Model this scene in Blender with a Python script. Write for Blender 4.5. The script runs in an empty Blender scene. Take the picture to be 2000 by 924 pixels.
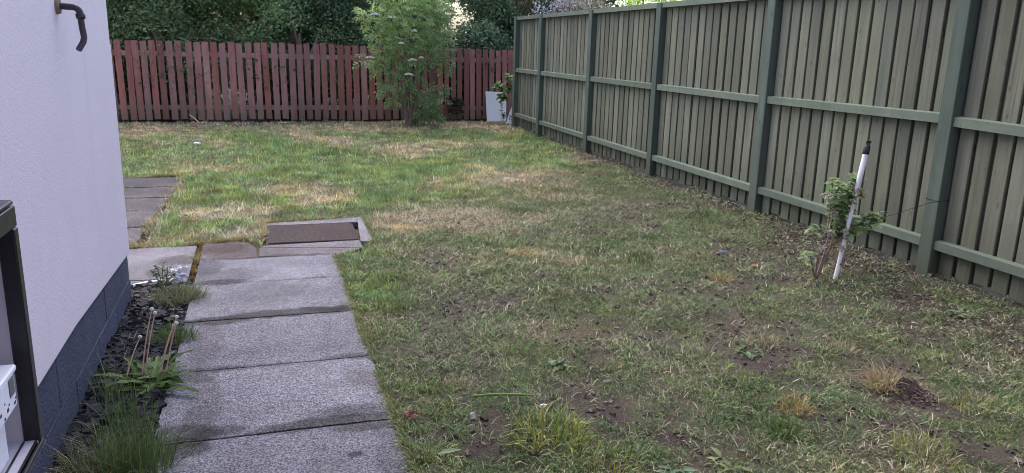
import bpy, math
import numpy as np
from math import radians as R, pi, sin, cos
from mathutils import Matrix

SC = bpy.context.scene
COL = SC.collection
rng = np.random.default_rng(7)

# ---------------------------------------------------------------- camera
CAM_H, PITCH, ROLL, YAW = 1.325, 0.2413, 0.0285, 0.3112
cp, sp, cy_, sy_ = cos(PITCH), sin(PITCH), cos(YAW), sin(YAW)
fwd = np.array([sy_*cp, cy_*cp, -sp]); right = np.array([cy_, -sy_, 0.0]); up = np.cross(right, fwd)
r2 = cos(ROLL)*right + sin(ROLL)*up; u2 = -sin(ROLL)*right + cos(ROLL)*up
cd = bpy.data.cameras.new('camera'); cam = bpy.data.objects.new('camera', cd); COL.objects.link(cam)
cd.sensor_width = 36.0; cd.lens = 36*1541.83/2000; cd.clip_start = 0.05; cd.clip_end = 2000
m = Matrix.Identity(4)
for i in range(3):
    m[i][0], m[i][1], m[i][2] = r2[i], u2[i], -fwd[i]
m[2][3] = CAM_H
cam.matrix_world = m
SC.camera = cam

# ---------------------------------------------------------------- light: overcast evening sky
SUN_EL, SUN_AZ = 58.0, -18.0
w = bpy.data.worlds.new('World'); SC.world = w; w.use_nodes = True
wn = w.node_tree.nodes
sky = wn.new('ShaderNodeTexSky'); sky.sky_type = 'NISHITA'; sky.sun_disc = False
sky.sun_elevation = R(SUN_EL); sky.sun_rotation = R(SUN_AZ); sky.air_density = 1.0; sky.dust_density = 3.5; sky.ozone_density = 3.0
w.node_tree.links.new(sky.outputs[0], wn['Background'].inputs[0]); wn['Background'].inputs[1].default_value = 0.15
sl = bpy.data.lights.new('sun', 'SUN'); so = bpy.data.objects.new('sun', sl); COL.objects.link(so)
sl.energy = 1.2; sl.angle = R(80); sl.color = (1.0, 0.90, 0.84)
sd = np.array([sin(R(SUN_AZ))*cos(R(SUN_EL)), cos(R(SUN_AZ))*cos(R(SUN_EL)), sin(R(SUN_EL))])
from mathutils import Vector
so.rotation_euler = Vector((-sd[0], -sd[1], -sd[2])).to_track_quat('-Z', 'Y').to_euler()
so.location = (-10, 10, 20)
SC.view_settings.view_transform = 'Standard'; SC.view_settings.look = 'None'
SC.view_settings.gamma = 1.0; SC.view_settings.exposure = 1.5; SC.view_settings.use_curve_mapping = False
SC.cycles.filter_width = 0.95; SC.cycles.max_bounces = 6; SC.cycles.diffuse_bounces = 3; SC.cycles.transparent_max_bounces = 4

# ---------------------------------------------------------------- noise
def _hash(ix, iy, seed):
    h = (ix.astype(np.int64)*374761393 + iy.astype(np.int64)*668265263 + seed*974711) & 0x7fffffff
    h = ((h ^ (h >> 13))*1274126177) & 0x7fffffff
    return ((h ^ (h >> 16)) & 0xffff)/65535.0
def vnoise(x, y, s, seed=0):
    x = np.asarray(x)/s; y = np.asarray(y)/s
    ix = np.floor(x); iy = np.floor(y); fx = x-ix; fy = y-iy
    fx = fx*fx*(3-2*fx); fy = fy*fy*(3-2*fy)
    a = _hash(ix, iy, seed); b = _hash(ix+1, iy, seed); c = _hash(ix, iy+1, seed); d = _hash(ix+1, iy+1, seed)
    return (a*(1-fx)+b*fx)*(1-fy)+(c*(1-fx)+d*fx)*fy
def fbm(x, y, s, seed=0, n=4):
    o = 0; a = 1; t = 0
    for k in range(n):
        o = o + a*vnoise(x, y, s/2**k, seed+k*17); t += a; a *= .55
    return o/t

# ---------------------------------------------------------------- geometry helpers
class Geo:
    def __init__(s): s.v = []; s.f3 = []; s.f4 = []; s.c = []; s.n = 0; s.smooth = False
    def add(s, v, f3=None, f4=None, col=None):
        v = np.asarray(v, float).reshape(-1, 3)
        if f3 is not None and len(f3): s.f3.append(np.asarray(f3, int).reshape(-1, 3)+s.n)
        if f4 is not None and len(f4): s.f4.append(np.asarray(f4, int).reshape(-1, 4)+s.n)
        if col is None: col = (.5, .5, .5)
        col = np.asarray(col, float)
        if col.ndim == 1: col = np.tile(col[:3], (len(v), 1))
        s.v.append(v); s.c.append(col[:, :3]); s.n += len(v)
        return s
    def box(s, x0, x1, y0, y1, z0, z1, col=None, bev=0.0):
        b = bev
        if b <= 0:
            v = [(x, y, z) for x in (x0, x1) for y in (y0, y1) for z in (z0, z1)]
            return s.add(v, None, [(0,1,3,2),(4,6,7,5),(0,4,5,1),(2,3,7,6),(0,2,6,4),(1,5,7,3)], col)
        # chamfered box: each corner has three vertices
        xs = (x0, x1); ys = (y0, y1); zs = (z0, z1); v = []; idx = {}
        for i in (0, 1):
            for j in (0, 1):
                for k in (0, 1):
                    sx, sy, sz = (b if i == 0 else -b), (b if j == 0 else -b), (b if k == 0 else -b)
                    for ax, p in enumerate(((xs[i], ys[j]+sy, zs[k]+sz), (xs[i]+sx, ys[j], zs[k]+sz), (xs[i]+sx, ys[j]+sy, zs[k]))):
                        idx[i, j, k, ax] = len(v); v.append(p)
        f4 = []; f3 = []
        g = lambda i, j, k, a: idx[i, j, k, a]
        for i in (0, 1):
            q = [g(i,0,0,0), g(i,1,0,0), g(i,1,1,0), g(i,0,1,0)]; f4.append(q if i else q[::-1])
            q = [g(0,i,0,1), g(0,i,1,1), g(1,i,1,1), g(1,i,0,1)]; f4.append(q if i else q[::-1])
            q = [g(0,0,i,2), g(1,0,i,2), g(1,1,i,2), g(0,1,i,2)]; f4.append(q if i else q[::-1])
        for j in (0, 1):
            for k in (0, 1):
                f4.append([g(0,j,k,1), g(1,j,k,1), g(1,j,k,2), g(0,j,k,2)])
                f4.append([g(j,0,k,0), g(j,1,k,0), g(j,1,k,2), g(j,0,k,2)])
                f4.append([g(j,k,0,0), g(j,k,1,0), g(j,k,1,1), g(j,k,0,1)])
        for i in (0, 1):
            for j in (0, 1):
                for k in (0, 1): f3.append([g(i,j,k,0), g(i,j,k,1), g(i,j,k,2)])
        return s.add(v, f3, f4, col)
    def tube(s, pts, rad, n=8, col=None, cap=True):
        pts = np.asarray(pts, float); k = len(pts); rad = np.broadcast_to(np.asarray(rad, float), (k,))
        t = np.gradient(pts, axis=0); t /= np.linalg.norm(t, axis=1)[:, None]+1e-9
        a = np.array([0, 0, 1.]) if abs(t[0][2]) < .9 else np.array([1., 0, 0])
        V = []
        for i in range(k):
            u = np.cross(t[i], a); u /= np.linalg.norm(u)+1e-9; q = np.cross(u, t[i]); a = q if False else a
            ang = np.arange(n)*2*pi/n
            V.append(pts[i]+rad[i]*(np.cos(ang)[:, None]*u+np.sin(ang)[:, None]*q))
        V = np.concatenate(V); F = []
        for i in range(k-1):
            for j in range(n): F.append((i*n+j, i*n+(j+1) % n, (i+1)*n+(j+1) % n, (i+1)*n+j))
        f3 = []
        if cap:
            m0 = len(V); V = np.concatenate([V, V[:n], V[(k-1)*n:k*n], pts[:1], pts[-1:]])
            for j in range(n): f3 += [(m0+2*n, m0+(j+1) % n, m0+j), (m0+2*n+1, m0+n+j, m0+n+(j+1) % n)]
        return s.add(V, f3, F, col)
    def mesh(s, name, mat=None, smooth=False, origin=(0, 0, 0)):
        me = bpy.data.meshes.new(name)
        v = np.concatenate(s.v)-np.asarray(origin, float)
        f3 = np.concatenate(s.f3) if s.f3 else np.zeros((0, 3), int)
        f4 = np.concatenate(s.f4) if s.f4 else np.zeros((0, 4), int)
        me.vertices.add(len(v)); me.vertices.foreach_set('co', v.ravel().astype(np.float32))
        L = np.concatenate([f3.ravel(), f4.ravel()])
        st = np.concatenate([np.arange(len(f3))*3, len(f3)*3+np.arange(len(f4))*4])
        me.loops.add(len(L)); me.loops.foreach_set('vertex_index', L.astype(np.int32))
        me.polygons.add(len(st)); me.polygons.foreach_set('loop_start', st.astype(np.int32))
        me.polygons.foreach_set('use_smooth', np.full(len(st), bool(smooth)))
        c = np.concatenate(s.c); c = np.concatenate([c, np.ones((len(c), 1))], 1)
        at = me.color_attributes.new('col', 'FLOAT_COLOR', 'POINT'); at.data.foreach_set('color', c.ravel().astype(np.float32))
        me.update(calc_edges=True)
        if mat: me.materials.append(mat)
        return me

def link(name, me, root=None, loc=(0, 0, 0), rot=(0, 0, 0)):
    o = bpy.data.objects.new(name, me); COL.objects.link(o)
    if root is not None:
        o.parent = root
    o.location = loc; o.rotation_euler = rot
    return o
def part(name, geo, mat, root, smooth=False):
    """geo in world coordinates; root (unrotated) at root['at']"""
    base = origin_of(root)
    return link(name, geo.mesh(name, mat, smooth, base), root)
def origin_of(o):
    p = np.zeros(3)
    while o is not None:
        p += np.array(o.location); o = o.parent
    return p
def thing(name, label, cat, loc=(0, 0, 0), group=None):
    o = bpy.data.objects.new(name, None); COL.objects.link(o); o.location = loc; o.empty_display_size = .1
    o['label'] = label; o['category'] = cat
    if group: o['group'] = group
    return o
def solo(name, geo, mat, label, cat, loc, group=None, smooth=False):
    o = link(name, geo.mesh(name, mat, smooth, loc), None, loc)
    o['label'] = label; o['category'] = cat
    if group: o['group'] = group
    return o
def kind(o, k, label=None, cat=None):
    o['kind'] = k
    if label: o['label'] = label
    if cat: o['category'] = cat
    return o

# vectorised leaves: folded rhombus of two triangles (or six for big ones)
def leaves(geo, p, d, n, L, W, col, fold=.25, curl=0.0, big=False):
    p = np.asarray(p, float); N = len(p)
    d = d/(np.linalg.norm(d, axis=1)[:, None]+1e-9)
    s = np.cross(d, n); s /= np.linalg.norm(s, axis=1)[:, None]+1e-9
    nn = np.cross(s, d)
    L = np.broadcast_to(L, (N,))[:, None]; W = np.broadcast_to(W, (N,))[:, None]
    if not big:
        a = p; b = p+d*L*.45+s*W*.5+nn*W*fold; c = p+d*L-nn*L*curl; e = p+d*L*.45-s*W*.5+nn*W*fold
        V = np.stack([a, b, c, e], 1).reshape(-1, 3); i = np.arange(N)[:, None]*4
        F = np.concatenate([i+[0, 1, 2], i+[0, 2, 3]])
        k = 4
    else:
        ts = [.0, .3, .65, 1.0]; ws = [.0, .9, .8, 0]
        mid = [p+d*L*t-nn*L*curl*t*t for t in ts]
        V = np.stack([mid[0], mid[1], mid[2], mid[3],
                      mid[1]+s*W*.5*ws[1]+nn*W*fold, mid[2]+s*W*.5*ws[2]+nn*W*fold,
                      mid[1]-s*W*.5*ws[1]+nn*W*fold, mid[2]-s*W*.5*ws[2]+nn*W*fold], 1).reshape(-1, 3)
        i = np.arange(N)[:, None]*8
        F = np.concatenate([i+q for q in ([0,4,1],[1,4,5],[1,5,2],[2,5,3],[0,1,6],[1,7,6],[1,2,7],[2,3,7])])
        k = 8
    geo.add(V, F, None, np.repeat(np.broadcast_to(col, (N, 3)), k, 0))
def rdir(N, zmin=-1, zmax=1):
    z = rng.uniform(zmin, zmax, N); a = rng.uniform(0, 2*pi, N); r = np.sqrt(1-z*z)
    return np.stack([r*np.cos(a), r*np.sin(a), z], 1)
def blades(geo, p, h, wd, lean, az, col, two=True, tipcol=None):
    """grass blades: lean = angle from vertical (rad)"""
    N = len(p); h = np.broadcast_to(h, (N,)); lean = np.broadcast_to(lean, (N,)); wd = np.broadcast_to(wd, (N,))
    hd = np.stack([np.cos(az), np.sin(az), np.zeros(N)], 1); s = np.stack([-np.sin(az), np.cos(az), np.zeros(N)], 1)
    tw = rng.uniform(-1.2, 1.2, N)[:, None]; s = s*np.cos(tw)+hd*np.sin(tw)
    z = np.array([0, 0, 1.])
    def at(t, l): return p + h[:, None]*t*(np.sin(l)[:, None]*hd+np.cos(l)[:, None]*z)
    w2 = (wd*.5)[:, None]*s
    col = np.broadcast_to(col, (N, 3)); tc = col if tipcol is None else np.broadcast_to(tipcol, (N, 3))
    if two:
        m1 = at(.55, lean*.7); tp = m1 + h[:, None]*.5*(np.sin(np.minimum(lean*1.5, 1.7))[:, None]*hd+np.cos(np.minimum(lean*1.5, 1.7))[:, None]*z)
        V = np.stack([p-w2, p+w2, m1+w2*.8, m1-w2*.8, tp], 1).reshape(-1, 3); i = np.arange(N)[:, None]*5
        F3 = i+[3, 2, 4]; F4 = i+[0, 1, 2, 3]
        C = np.stack([col, col, col, col, tc], 1).reshape(-1, 3)
        geo.add(V, F3, F4, C)
    else:
        tp = at(1, lean); V = np.stack([p-w2, p+w2, tp], 1).reshape(-1, 3); i = np.arange(N)[:, None]*3
        geo.add(V, i+[0, 1, 2], None, np.stack([col, col, tc], 1).reshape(-1, 3))

# ---------------------------------------------------------------- materials
class NT:
    def __init__(s, name):
        s.m = bpy.data.materials.new(name); s.m.use_nodes = True; s.t = s.m.node_tree
        s.b = s.t.nodes['Principled BSDF']; s.out = s.t.nodes['Material Output']
    def n(s, typ, **kw):
        x = s.t.nodes.new(typ)
        for k, v in kw.items():
            if k.startswith('i_'):
                key = k[2:].replace('_', ' '); x.inputs[key].default_value = v
            else: setattr(x, k, v)
        return x
    def l(s, a, b): s.t.links.new(a, b)
    def noise(s, vec, scale, detail=4, rough=.55):
        x = s.n('ShaderNodeTexNoise'); x.inputs['Scale'].default_value = scale; x.inputs['Detail'].default_value = detail; x.inputs['Roughness'].default_value = rough
        if vec is not None: s.l(vec, x.inputs['Vector'])
        return x.outputs['Fac']
    def ramp(s, fac, stops):
        x = s.n('ShaderNodeValToRGB'); e = x.color_ramp.elements
        while len(e) < len(stops): e.new(.5)
        for q, (p, c) in zip(e, stops):
            q.position = p; q.color = (*c, 1) if len(c) == 3 else c
        s.l(fac, x.inputs[0]); return x.outputs[0]
    def mix(s, fac, a, b, mode='MIX'):
        x = s.n('ShaderNodeMix', data_type='RGBA', blend_type=mode)
        for sock, v in ((x.inputs[0], fac), (x.inputs[6], a), (x.inputs[7], b)):
            if hasattr(v, 'node'): s.l(v, sock)
            else: sock.default_value = v if not isinstance(v, tuple) else (*v, 1)[:4]
        return x.outputs[2]
    def math(s, op, a, b=0.0):
        x = s.n('ShaderNodeMath', operation=op)
        for sock, v in ((x.inputs[0], a), (x.inputs[1], b)):
            if hasattr(v, 'node'): s.l(v, sock)
            else: sock.default_value = v
        return x.outputs[0]
    def maprange(s, v, a, b, c, d):
        x = s.n('ShaderNodeMapRange'); s.l(v, x.inputs[0])
        for i, q in enumerate((a, b, c, d)): x.inputs[i+1].default_value = q
        return x.outputs[0]
    def bump(s, h, strength, dist):
        x = s.n('ShaderNodeBump'); x.inputs['Strength'].default_value = strength; x.inputs['Distance'].default_value = dist
        s.l(h, x.inputs['Height']); s.l(x.outputs[0], s.b.inputs['Normal'])
    def pos(s, scale=(1, 1, 1), objspace=False, rand=False):
        if objspace: v = s.n('ShaderNodeTexCoord').outputs['Object']
        else: v = s.n('ShaderNodeNewGeometry').outputs['Position']
        if rand:
            oi = s.n('ShaderNodeObjectInfo'); k = s.n('ShaderNodeVectorMath', operation='SCALE'); k.inputs[0].default_value = (37.1, 19.7, 53.3)
            s.l(oi.outputs['Random'], k.inputs['Scale']); ad = s.n('ShaderNodeVectorMath', operation='ADD'); s.l(v, ad.inputs[0]); s.l(k.outputs[0], ad.inputs[1]); v = ad.outputs[0]
        mp = s.n('ShaderNodeMapping'); mp.inputs['Scale'].default_value = scale; mp.inputs['Location'].default_value = (.313, .171, .457); mp.inputs['Rotation'].default_value = (0, 0, 0) if objspace else (.41, .23, .3) if scale == (1, 1, 1) else (0, 0, 0); s.l(v, mp.inputs[0]); return mp.outputs[0]
    def rand(s): return s.n('ShaderNodeObjectInfo').outputs['Random']
    def col(s, c):
        if hasattr(c, 'node'): s.l(c, s.b.inputs['Base Color'])
        else: s.b.inputs['Base Color'].default_value = (*c, 1)
    def set(s, rough=.8, spec=.3, metal=0.0):
        s.b.inputs['Roughness'].default_value = rough; s.b.inputs['Specular IOR Level'].default_value = spec; s.b.inputs['Metallic'].default_value = metal
        return s.m

def mat_attr(name, rough=.75, spec=.2, transl=0.0, bump=0.0):
    q = NT(name); a = q.n('ShaderNodeAttribute'); a.attribute_name = 'col'
    q.col(a.outputs['Color']); q.set(rough, spec)
    if transl > 0:
        t = q.n('ShaderNodeBsdfTranslucent'); q.l(a.outputs['Color'], t.inputs[0])
        x = q.n('ShaderNodeMixShader'); x.inputs[0].default_value = transl
        q.l(q.b.outputs[0], x.inputs[1]); q.l(t.outputs[0], x.inputs[2]); q.l(x.outputs[0], q.out.inputs[0])
    return q.m
M_GRASS = mat_attr('grass_blade', .6, .25, .25)
M_LEAF = mat_attr('leaf', .55, .25, .42)
M_HEDGE = mat_attr('hedge_leaf', .55, .25, .32)
M_PLAIN = mat_attr('painted_by_part', .6, .3)
M_STRAW = mat_attr('straw', .8, .15)

def mat_wood(name, light, dark, knot, stripe=(60, 60, 1.6), rough=.75, var=.35, tint=None, knots=True, grime=None):
    q = NT(name)
    v = q.pos(stripe, True, True)
    g1 = q.noise(v, 1.0, 5, .6); g2 = q.noise(q.pos((8, 8, 1.1), True, True), 1.0, 4, .6)
    c = q.mix(q.maprange(g1, .3, .7, 0, 1), light, dark)
    c = q.mix(q.maprange(g2, .45, .7, 0, .6), c, tint or dark)
    if knots:
        vo = q.n('ShaderNodeTexVoronoi'); vo.inputs['Scale'].default_value = 1.0; q.l(q.pos((13, 13, 7), True, True), vo.inputs['Vector'])
        c = q.mix(q.maprange(vo.outputs['Distance'], .07, .17, .7, 0), c, knot)
    g3 = q.noise(q.pos((3.5, 3.5, 1.6), True, True), 1.0, 5, .65)
    c = q.mix(q.maprange(g3, .35, .65, .0, .75), c, dark)
    g4 = q.noise(q.pos((90, 90, 3), True, True), 1.0, 3, .6)
    c = q.mix(q.maprange(g4, .58, .72, 0, .5), c, knot)
    if grime:   # algae and splashed soil low down on the timber
        sz = q.n('ShaderNodeSeparateXYZ'); q.l(q.n('ShaderNodeNewGeometry').outputs['Position'], sz.inputs[0])
        gl_ = q.math('MULTIPLY', q.maprange(sz.outputs['Z'], .0, .45, .9, 0), q.maprange(g2, .3, .65, .35, 1))
        c = q.mix(gl_, c, grime)
    hs = q.n('ShaderNodeHueSaturation'); q.l(c, hs.inputs['Color'])
    q.l(q.maprange(q.rand(), 0, 1, 1-var, 1+var), hs.inputs['Value'])
    r2_ = q.math('FRACT', q.math('MULTIPLY', q.rand(), 7.31)); q.l(q.maprange(r2_, 0, 1, .85, 1.12), hs.inputs['Saturation'])
    q.col(hs.outputs[0]); q.bump(g1, .35, .004)
    return q.set(rough, .25)
M_BOARD = mat_wood('weathered_green_board', (.245, .232, .172), (.125, .130, .095), (.07, .06, .045), (45, 45, 1.5), .85, .27, (.115, .155, .115), True, (.07, .075, .045))
M_POST = mat_wood('green_stained_post', (.112, .145, .115), (.072, .094, .077), (.045, .052, .042), (30, 30, 1.3), .85, .1, (.135, .165, .128), True, (.075, .085, .055))
M_RAIL = mat_wood('green_stained_rail', (.158, .19, .145), (.112, .138, .108), (.07, .078, .065), (30, 1.4, 30), .8, .12, (.19, .21, .15))
M_PICKET = mat_wood('red_stained_picket', (.43, .19, .165), (.27, .115, .10), (.15, .062, .054), (40, 40, 1.8), .9, .25, (.44, .26, .22), True, (.14, .11, .07))
M_REDRAIL = mat_wood('bare_fence_rail', (.42, .32, .29), (.32, .22, .20), (.1, .06, .05), (1.4, 30, 30), .85, .1)

q = NT('white_render'); v = q.pos()
n1 = q.noise(v, 90, 5, .65); n2 = q.noise(v, 3.0, 4, .6); n3 = q.noise(v, 260, 2)
hgt = q.math('ADD', n1, q.math('MULTIPLY', n3, .4))
c = q.mix(q.maprange(n2, .35, .75, 0, .5), (.75, .655, .71), (.68, .59, .645))
c = q.mix(q.maprange(n1, .62, .75, 0, .35), c, (.60, .55, .58))
st_ = q.noise(q.pos((9, 9, .7)), 1.0, 5, .6); sp_z = q.n('ShaderNodeSeparateXYZ'); q.l(v, sp_z.inputs[0])
low = q.maprange(sp_z.outputs['Z'], .26, .62, .55, 0)
c = q.mix(q.math('MULTIPLY', low, q.maprange(n2, .35, .65, .1, 1)), c, (.47, .42, .41))
c = q.mix(q.maprange(st_, .55, .78, 0, .28), c, (.50, .45, .47))
q.col(c); q.bump(hgt, .4, .005); M_RENDER = q.set(.85, .2)

q = NT('plinth_paint'); v = q.pos(); n1 = q.noise(v, 55, 5, .7); n2 = q.noise(v, 5, 4, .6)
c = q.mix(q.maprange(n2, .35, .7, 0, 1), (.07, .076, .125), (.10, .106, .165))
c = q.mix(q.maprange(n1, .64, .75, 0, .8), c, (.03, .032, .045))
q.col(c); q.bump(n1, 1.0, .02); M_PLINTH = q.set(.6, .35)

q = NT('concrete_slab'); v = q.pos()
a = q.n('ShaderNodeAttribute'); a.attribute_name = 'col'
s1 = q.noise(v, 150, 2, .8); s2 = q.noise(v, 75, 3, .75); s3 = q.noise(v, 4, 5, .65)
k = q.mix(q.maprange(s1, .35, .65, 0, 1), (.38, .38, .40), (1.6, 1.6, 1.58))
k2 = q.mix(q.maprange(s2, .4, .66, 0, 1), (.72, .72, .73), (1.12, 1.12, 1.12))
c = q.mix(1.0, a.outputs['Color'], k, 'MULTIPLY'); c = q.mix(1.0, c, k2, 'MULTIPLY')
c = q.mix(q.maprange(s3, .5, .8, 0, .5), c, (.085, .08, .08))
q.col(c); q.bump(s1, .8, .004); M_SLAB = q.set(.95, .08)

q = NT('soil'); v = q.pos(); a = q.n('ShaderNodeAttribute'); a.attribute_name = 'col'
s1 = q.noise(v, 130, 5, .75); s2 = q.noise(v, 26, 5, .65)
k = q.mix(q.maprange(s1, .3, .7, 0, 1), (.35, .34, .34), (1.7, 1.7, 1.7))
c = q.mix(1.0, a.outputs['Color'], k, 'MULTIPLY')
q.col(c); q.bump(q.math('ADD', s1, s2), 1.0, .012); M_SOIL = q.set(.95, .1)

q = NT('rusty_steel'); v = q.pos(); n1 = q.noise(v, 60, 5, .7); n2 = q.noise(v, 6, 4, .6)
c = q.mix(q.maprange(n1, .35, .7, 0, 1), (.034, .028, .029), (.085, .068, .066)); c = q.mix(q.maprange(n2, .45, .7, 0, .7), c, (.045, .035, .036))
q.col(c); q.bump(n1, .4, .003); M_RUST = q.set(.95, .05)

q = NT('slate'); a = q.n('ShaderNodeAttribute'); a.attribute_name = 'col'; q.col(a.outputs['Color']); q.bump(q.noise(q.pos(), 120, 4), .5, .004); M_SLATE = q.set(.75, .2)

def mat_simple(name, c, rough=.5, spec=.4, bump=0, var=0, metal=0, nscale=40):
    q = NT(name); n = q.noise(q.pos(), nscale, 4)
    q.col(q.mix(q.maprange(n, .35, .7, 0, var), c, tuple(x*.45 for x in c)))
    if bump: q.bump(n, bump, .003)
    return q.set(rough, spec, metal)
M_BLACK = mat_simple('black_plastic', (.012, .011, .013), .35, .5, .2, .5)
M_DARKTOP = mat_simple('scratched_black_plastic', (.022, .022, .026), .4, .5, .3, .7, 0, 25)
M_CREAM = mat_simple('cream_plastic', (.50, .48, .53), .55, .3, .05, .25, 0, 8)
M_WHITE = mat_simple('white_plastic', (.82, .80, .84), .4, .4, 0, .08, 0, 10)
M_PIPE = mat_simple('brown_plastic_pipe', (.035, .026, .036), .35, .45, .1, .3)
M_CLOTHW = mat_simple('white_sheet_plastic', (.72, .71, .74), .45, .4, .1, .1)
M_BARK = mat_simple('bark', (.24, .18, .14), .9, .1, .6, .7, 0, 60)
M_ROOF = mat_simple('roof_tile', (.09, .06, .055), .8, .2, .3, .5)
M_MORTAR = mat_simple('mortar_bed', (.06, .052, .048), .95, .1, .5, .6)
M_WIRE = mat_simple('wire', (.03, .03, .03), .6, .3)
M_DARKSQ = mat_simple('meter_window', (.10, .10, .11), .3, .5)
M_PRINT = mat_simple('meter_print', (.05, .05, .14), .6, .3)
M_STONE = mat_simple('stone', (.12, .12, .15), .7, .3, .4, .5)

# ---------------------------------------------------------------- lawn fields (world coordinates: x, y, rx, ry, strength)
BARE = [(1.15,2.66,0.12,0.1,1),(1.21,2.51,0.1,0.11,1),(1.3,2.22,0.08,0.06,0.9),(0.48,2.41,0.08,0.08,0.8),(2.37,1.81,0.11,0.11,0.9),(2.07,2.73,0.08,0.08,0.9),(2.85,3.3,0.13,0.12,0.8),(3.64,3.94,0.24,0.29,0.9),(3.1,2.92,0.24,0.17,0.8),(3.37,3.27,0.18,0.11,0.8),(3.36,2.86,0.22,0.12,0.8),(3.16,4.29,0.25,0.25,0.9),(2.81,4.11,0.17,0.15,0.6),(1.64,3.16,0.15,0.15,0.8),(0.79,3.35,0.13,0.14,0.6),(0.84,3.67,0.21,0.15,0.5),(1.22,3.75,0.19,0.12,0.6),(0.91,4.09,0.17,0.13,0.6),(3.04,6.12,0.28,0.25,0.5),(3.91,6.88,0.27,0.27,0.6),(3.76,5.88,0.28,0.24,0.6),(2.42,2.3,0.09,0.1,1),(1.9,2.29,0.08,0.05,0.8),(3.44,2.84,0.19,0.36,0.6),(2.07,3.84,0.12,0.11,0.6),(3.64,4.61,0.23,0.27,0.5),(1.34,3.33,0.15,0.13,0.5),(0.61,2.22,0.07,0.06,0.9),(1.76,5.13,0.18,0.2,0.5),(2.26,5.2,0.19,0.15,0.4),(0.81,2.96,0.13,0.09,0.6),(-0.07,12.75,2.13,0.3,0.5),(1.95,3.5,0.19,0.14,0.5),(4.23,8.6,0.39,0.32,0.4),(3.74,8.87,0.2,0.21,0.6),(2.94,2.55,0.24,0.15,0.4),(1.92,3.12,0.15,0.12,0.4)]
DRY = [(1.25,5.82,0.44,0.46,1),(0.86,5.63,0.15,0.25,0.8),(0.51,6.7,0.21,0.27,1),(2.38,7.46,0.58,0.47,0.9),(2.13,7.92,0.27,0.32,0.7),(0.28,7.17,0.27,0.25,0.6),(0.42,11.64,0.35,0.38,0.8),(1.7,9.77,0.45,0.38,0.8),(1.7,11.97,0.62,0.35,0.9),(-1.35,11.93,0.47,0.32,0.7),(-0.65,12.58,0.66,0.29,0.7),(3.25,12.42,0.69,0.39,0.8),(-0.8,6.67,0.08,0.84,1),(-0.8,7.46,0.08,0.41,0.8),(-0.79,5.94,0.07,0.33,0.7),(-0.13,5.58,0.69,0.14,0.8),(0.92,5.97,0.16,0.37,0.5),(3.72,8.66,0.25,0.32,0.8),(1.29,3.31,0.15,0.16,0.6),(2.27,5.73,0.42,0.18,0.5),(1.83,4.5,0.1,0.09,0.8),(1.61,4.67,0.08,0.08,0.9),(1.42,5.7,0.23,0.26,0.7),(0.24,8.33,0.51,0.27,0.4),(-0.46,8.43,0.4,0.27,0.5),(0.96,10.6,0.4,0.27,0.6),(2.33,10.22,0.55,0.31,0.5),(2.4,6.58,0.38,0.28,0.6),(-0.25,6.18,0.22,0.15,0.4),(1.83,6.44,0.27,0.26,0.5),(2.45,2.45,0.1,0.1,0.9)]
GREEN = [(0.5,9.44,0.53,0.77,1),(0.4,8.48,0.37,0.49,0.9),(0.84,6.6,0.26,0.4,0.9),(-0.14,6.55,0.48,0.29,0.6),(-0.39,6.92,0.33,0.41,0.7),(1.8,8.13,0.49,0.68,0.7),(0.33,10.93,0.53,0.45,0.7),(0.91,7.92,0.46,0.37,0.5),(-0.65,5.91,0.21,0.23,0.7),(1.83,4.69,0.34,0.25,0.8),(2.27,4.6,0.21,0.25,0.9),(2.68,4.8,0.22,0.19,0.7),(0.61,4.36,0.12,0.3,0.7),(0.54,3.9,0.11,0.25,0.8),(0.46,4.1,0.06,0.27,0.7),(0.88,2.38,0.16,0.16,0.6),(0.91,2.19,0.27,0.09,0.6),(1.77,2.18,0.1,0.06,0.7),(1.9,3.35,0.16,0.1,0.4),(3.62,10.69,0.46,0.59,0.6),(2.61,9.21,0.38,0.44,0.4),(0.93,2.98,0.15,0.13,0.4),(0.67,2.99,0.11,0.16,0.4),(2.1,2.24,0.14,0.11,0.4),(2.18,1.83,0.14,0.11,0.4)]
def field(L, x, y):
    wx = x+(fbm(x, y, .25, 91)-.5)*.35; wy = y+(fbm(x, y, .25, 57)-.5)*.45
    o = np.zeros_like(x)
    for a, b, rx, ry, s in L:
        d = ((wx-a)/(rx*1.3))**2+((wy-b)/(ry*1.3))**2
        o = np.maximum(o, s*np.exp(-d**1.5))
    return o
def scalped(x, y):   # the freshly strimmed half beside the green fence
    return np.clip((6.4-y+(x-1.0)*.9)/2.2+(fbm(x, y, .8, 5)-.5)*1.2, 0, 1)*np.clip((x-.2)/.5, 0, 1)
def fields(x, y):
    sc_ = scalped(x, y); nz = fbm(x, y, .35, 3, 5)
    bare = np.clip(field(BARE, x, y)+sc_*np.clip((nz-.53)*4.0, 0, .85)+np.clip(1-(3.95-x)/.35, 0, 1)*.7*(y < 11), 0, 1)
    dry = np.clip(field(DRY, x, y)+np.clip((fbm(x, y*.55, .5, 23, 4)-.56)*3.6, 0, .75)*(1-.5*sc_), 0, 1)
    dry = np.maximum(dry, np.clip((y-12.0)/.9, 0, .75))
    grn = np.clip(field(GREEN, x, y)+np.clip((fbm(x, y, .6, 41, 4)-.5)*2.0, 0, .6), 0, 1)
    return sc_, bare, dry, grn
PX0, PX1 = -.385, .408        # main path
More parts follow.
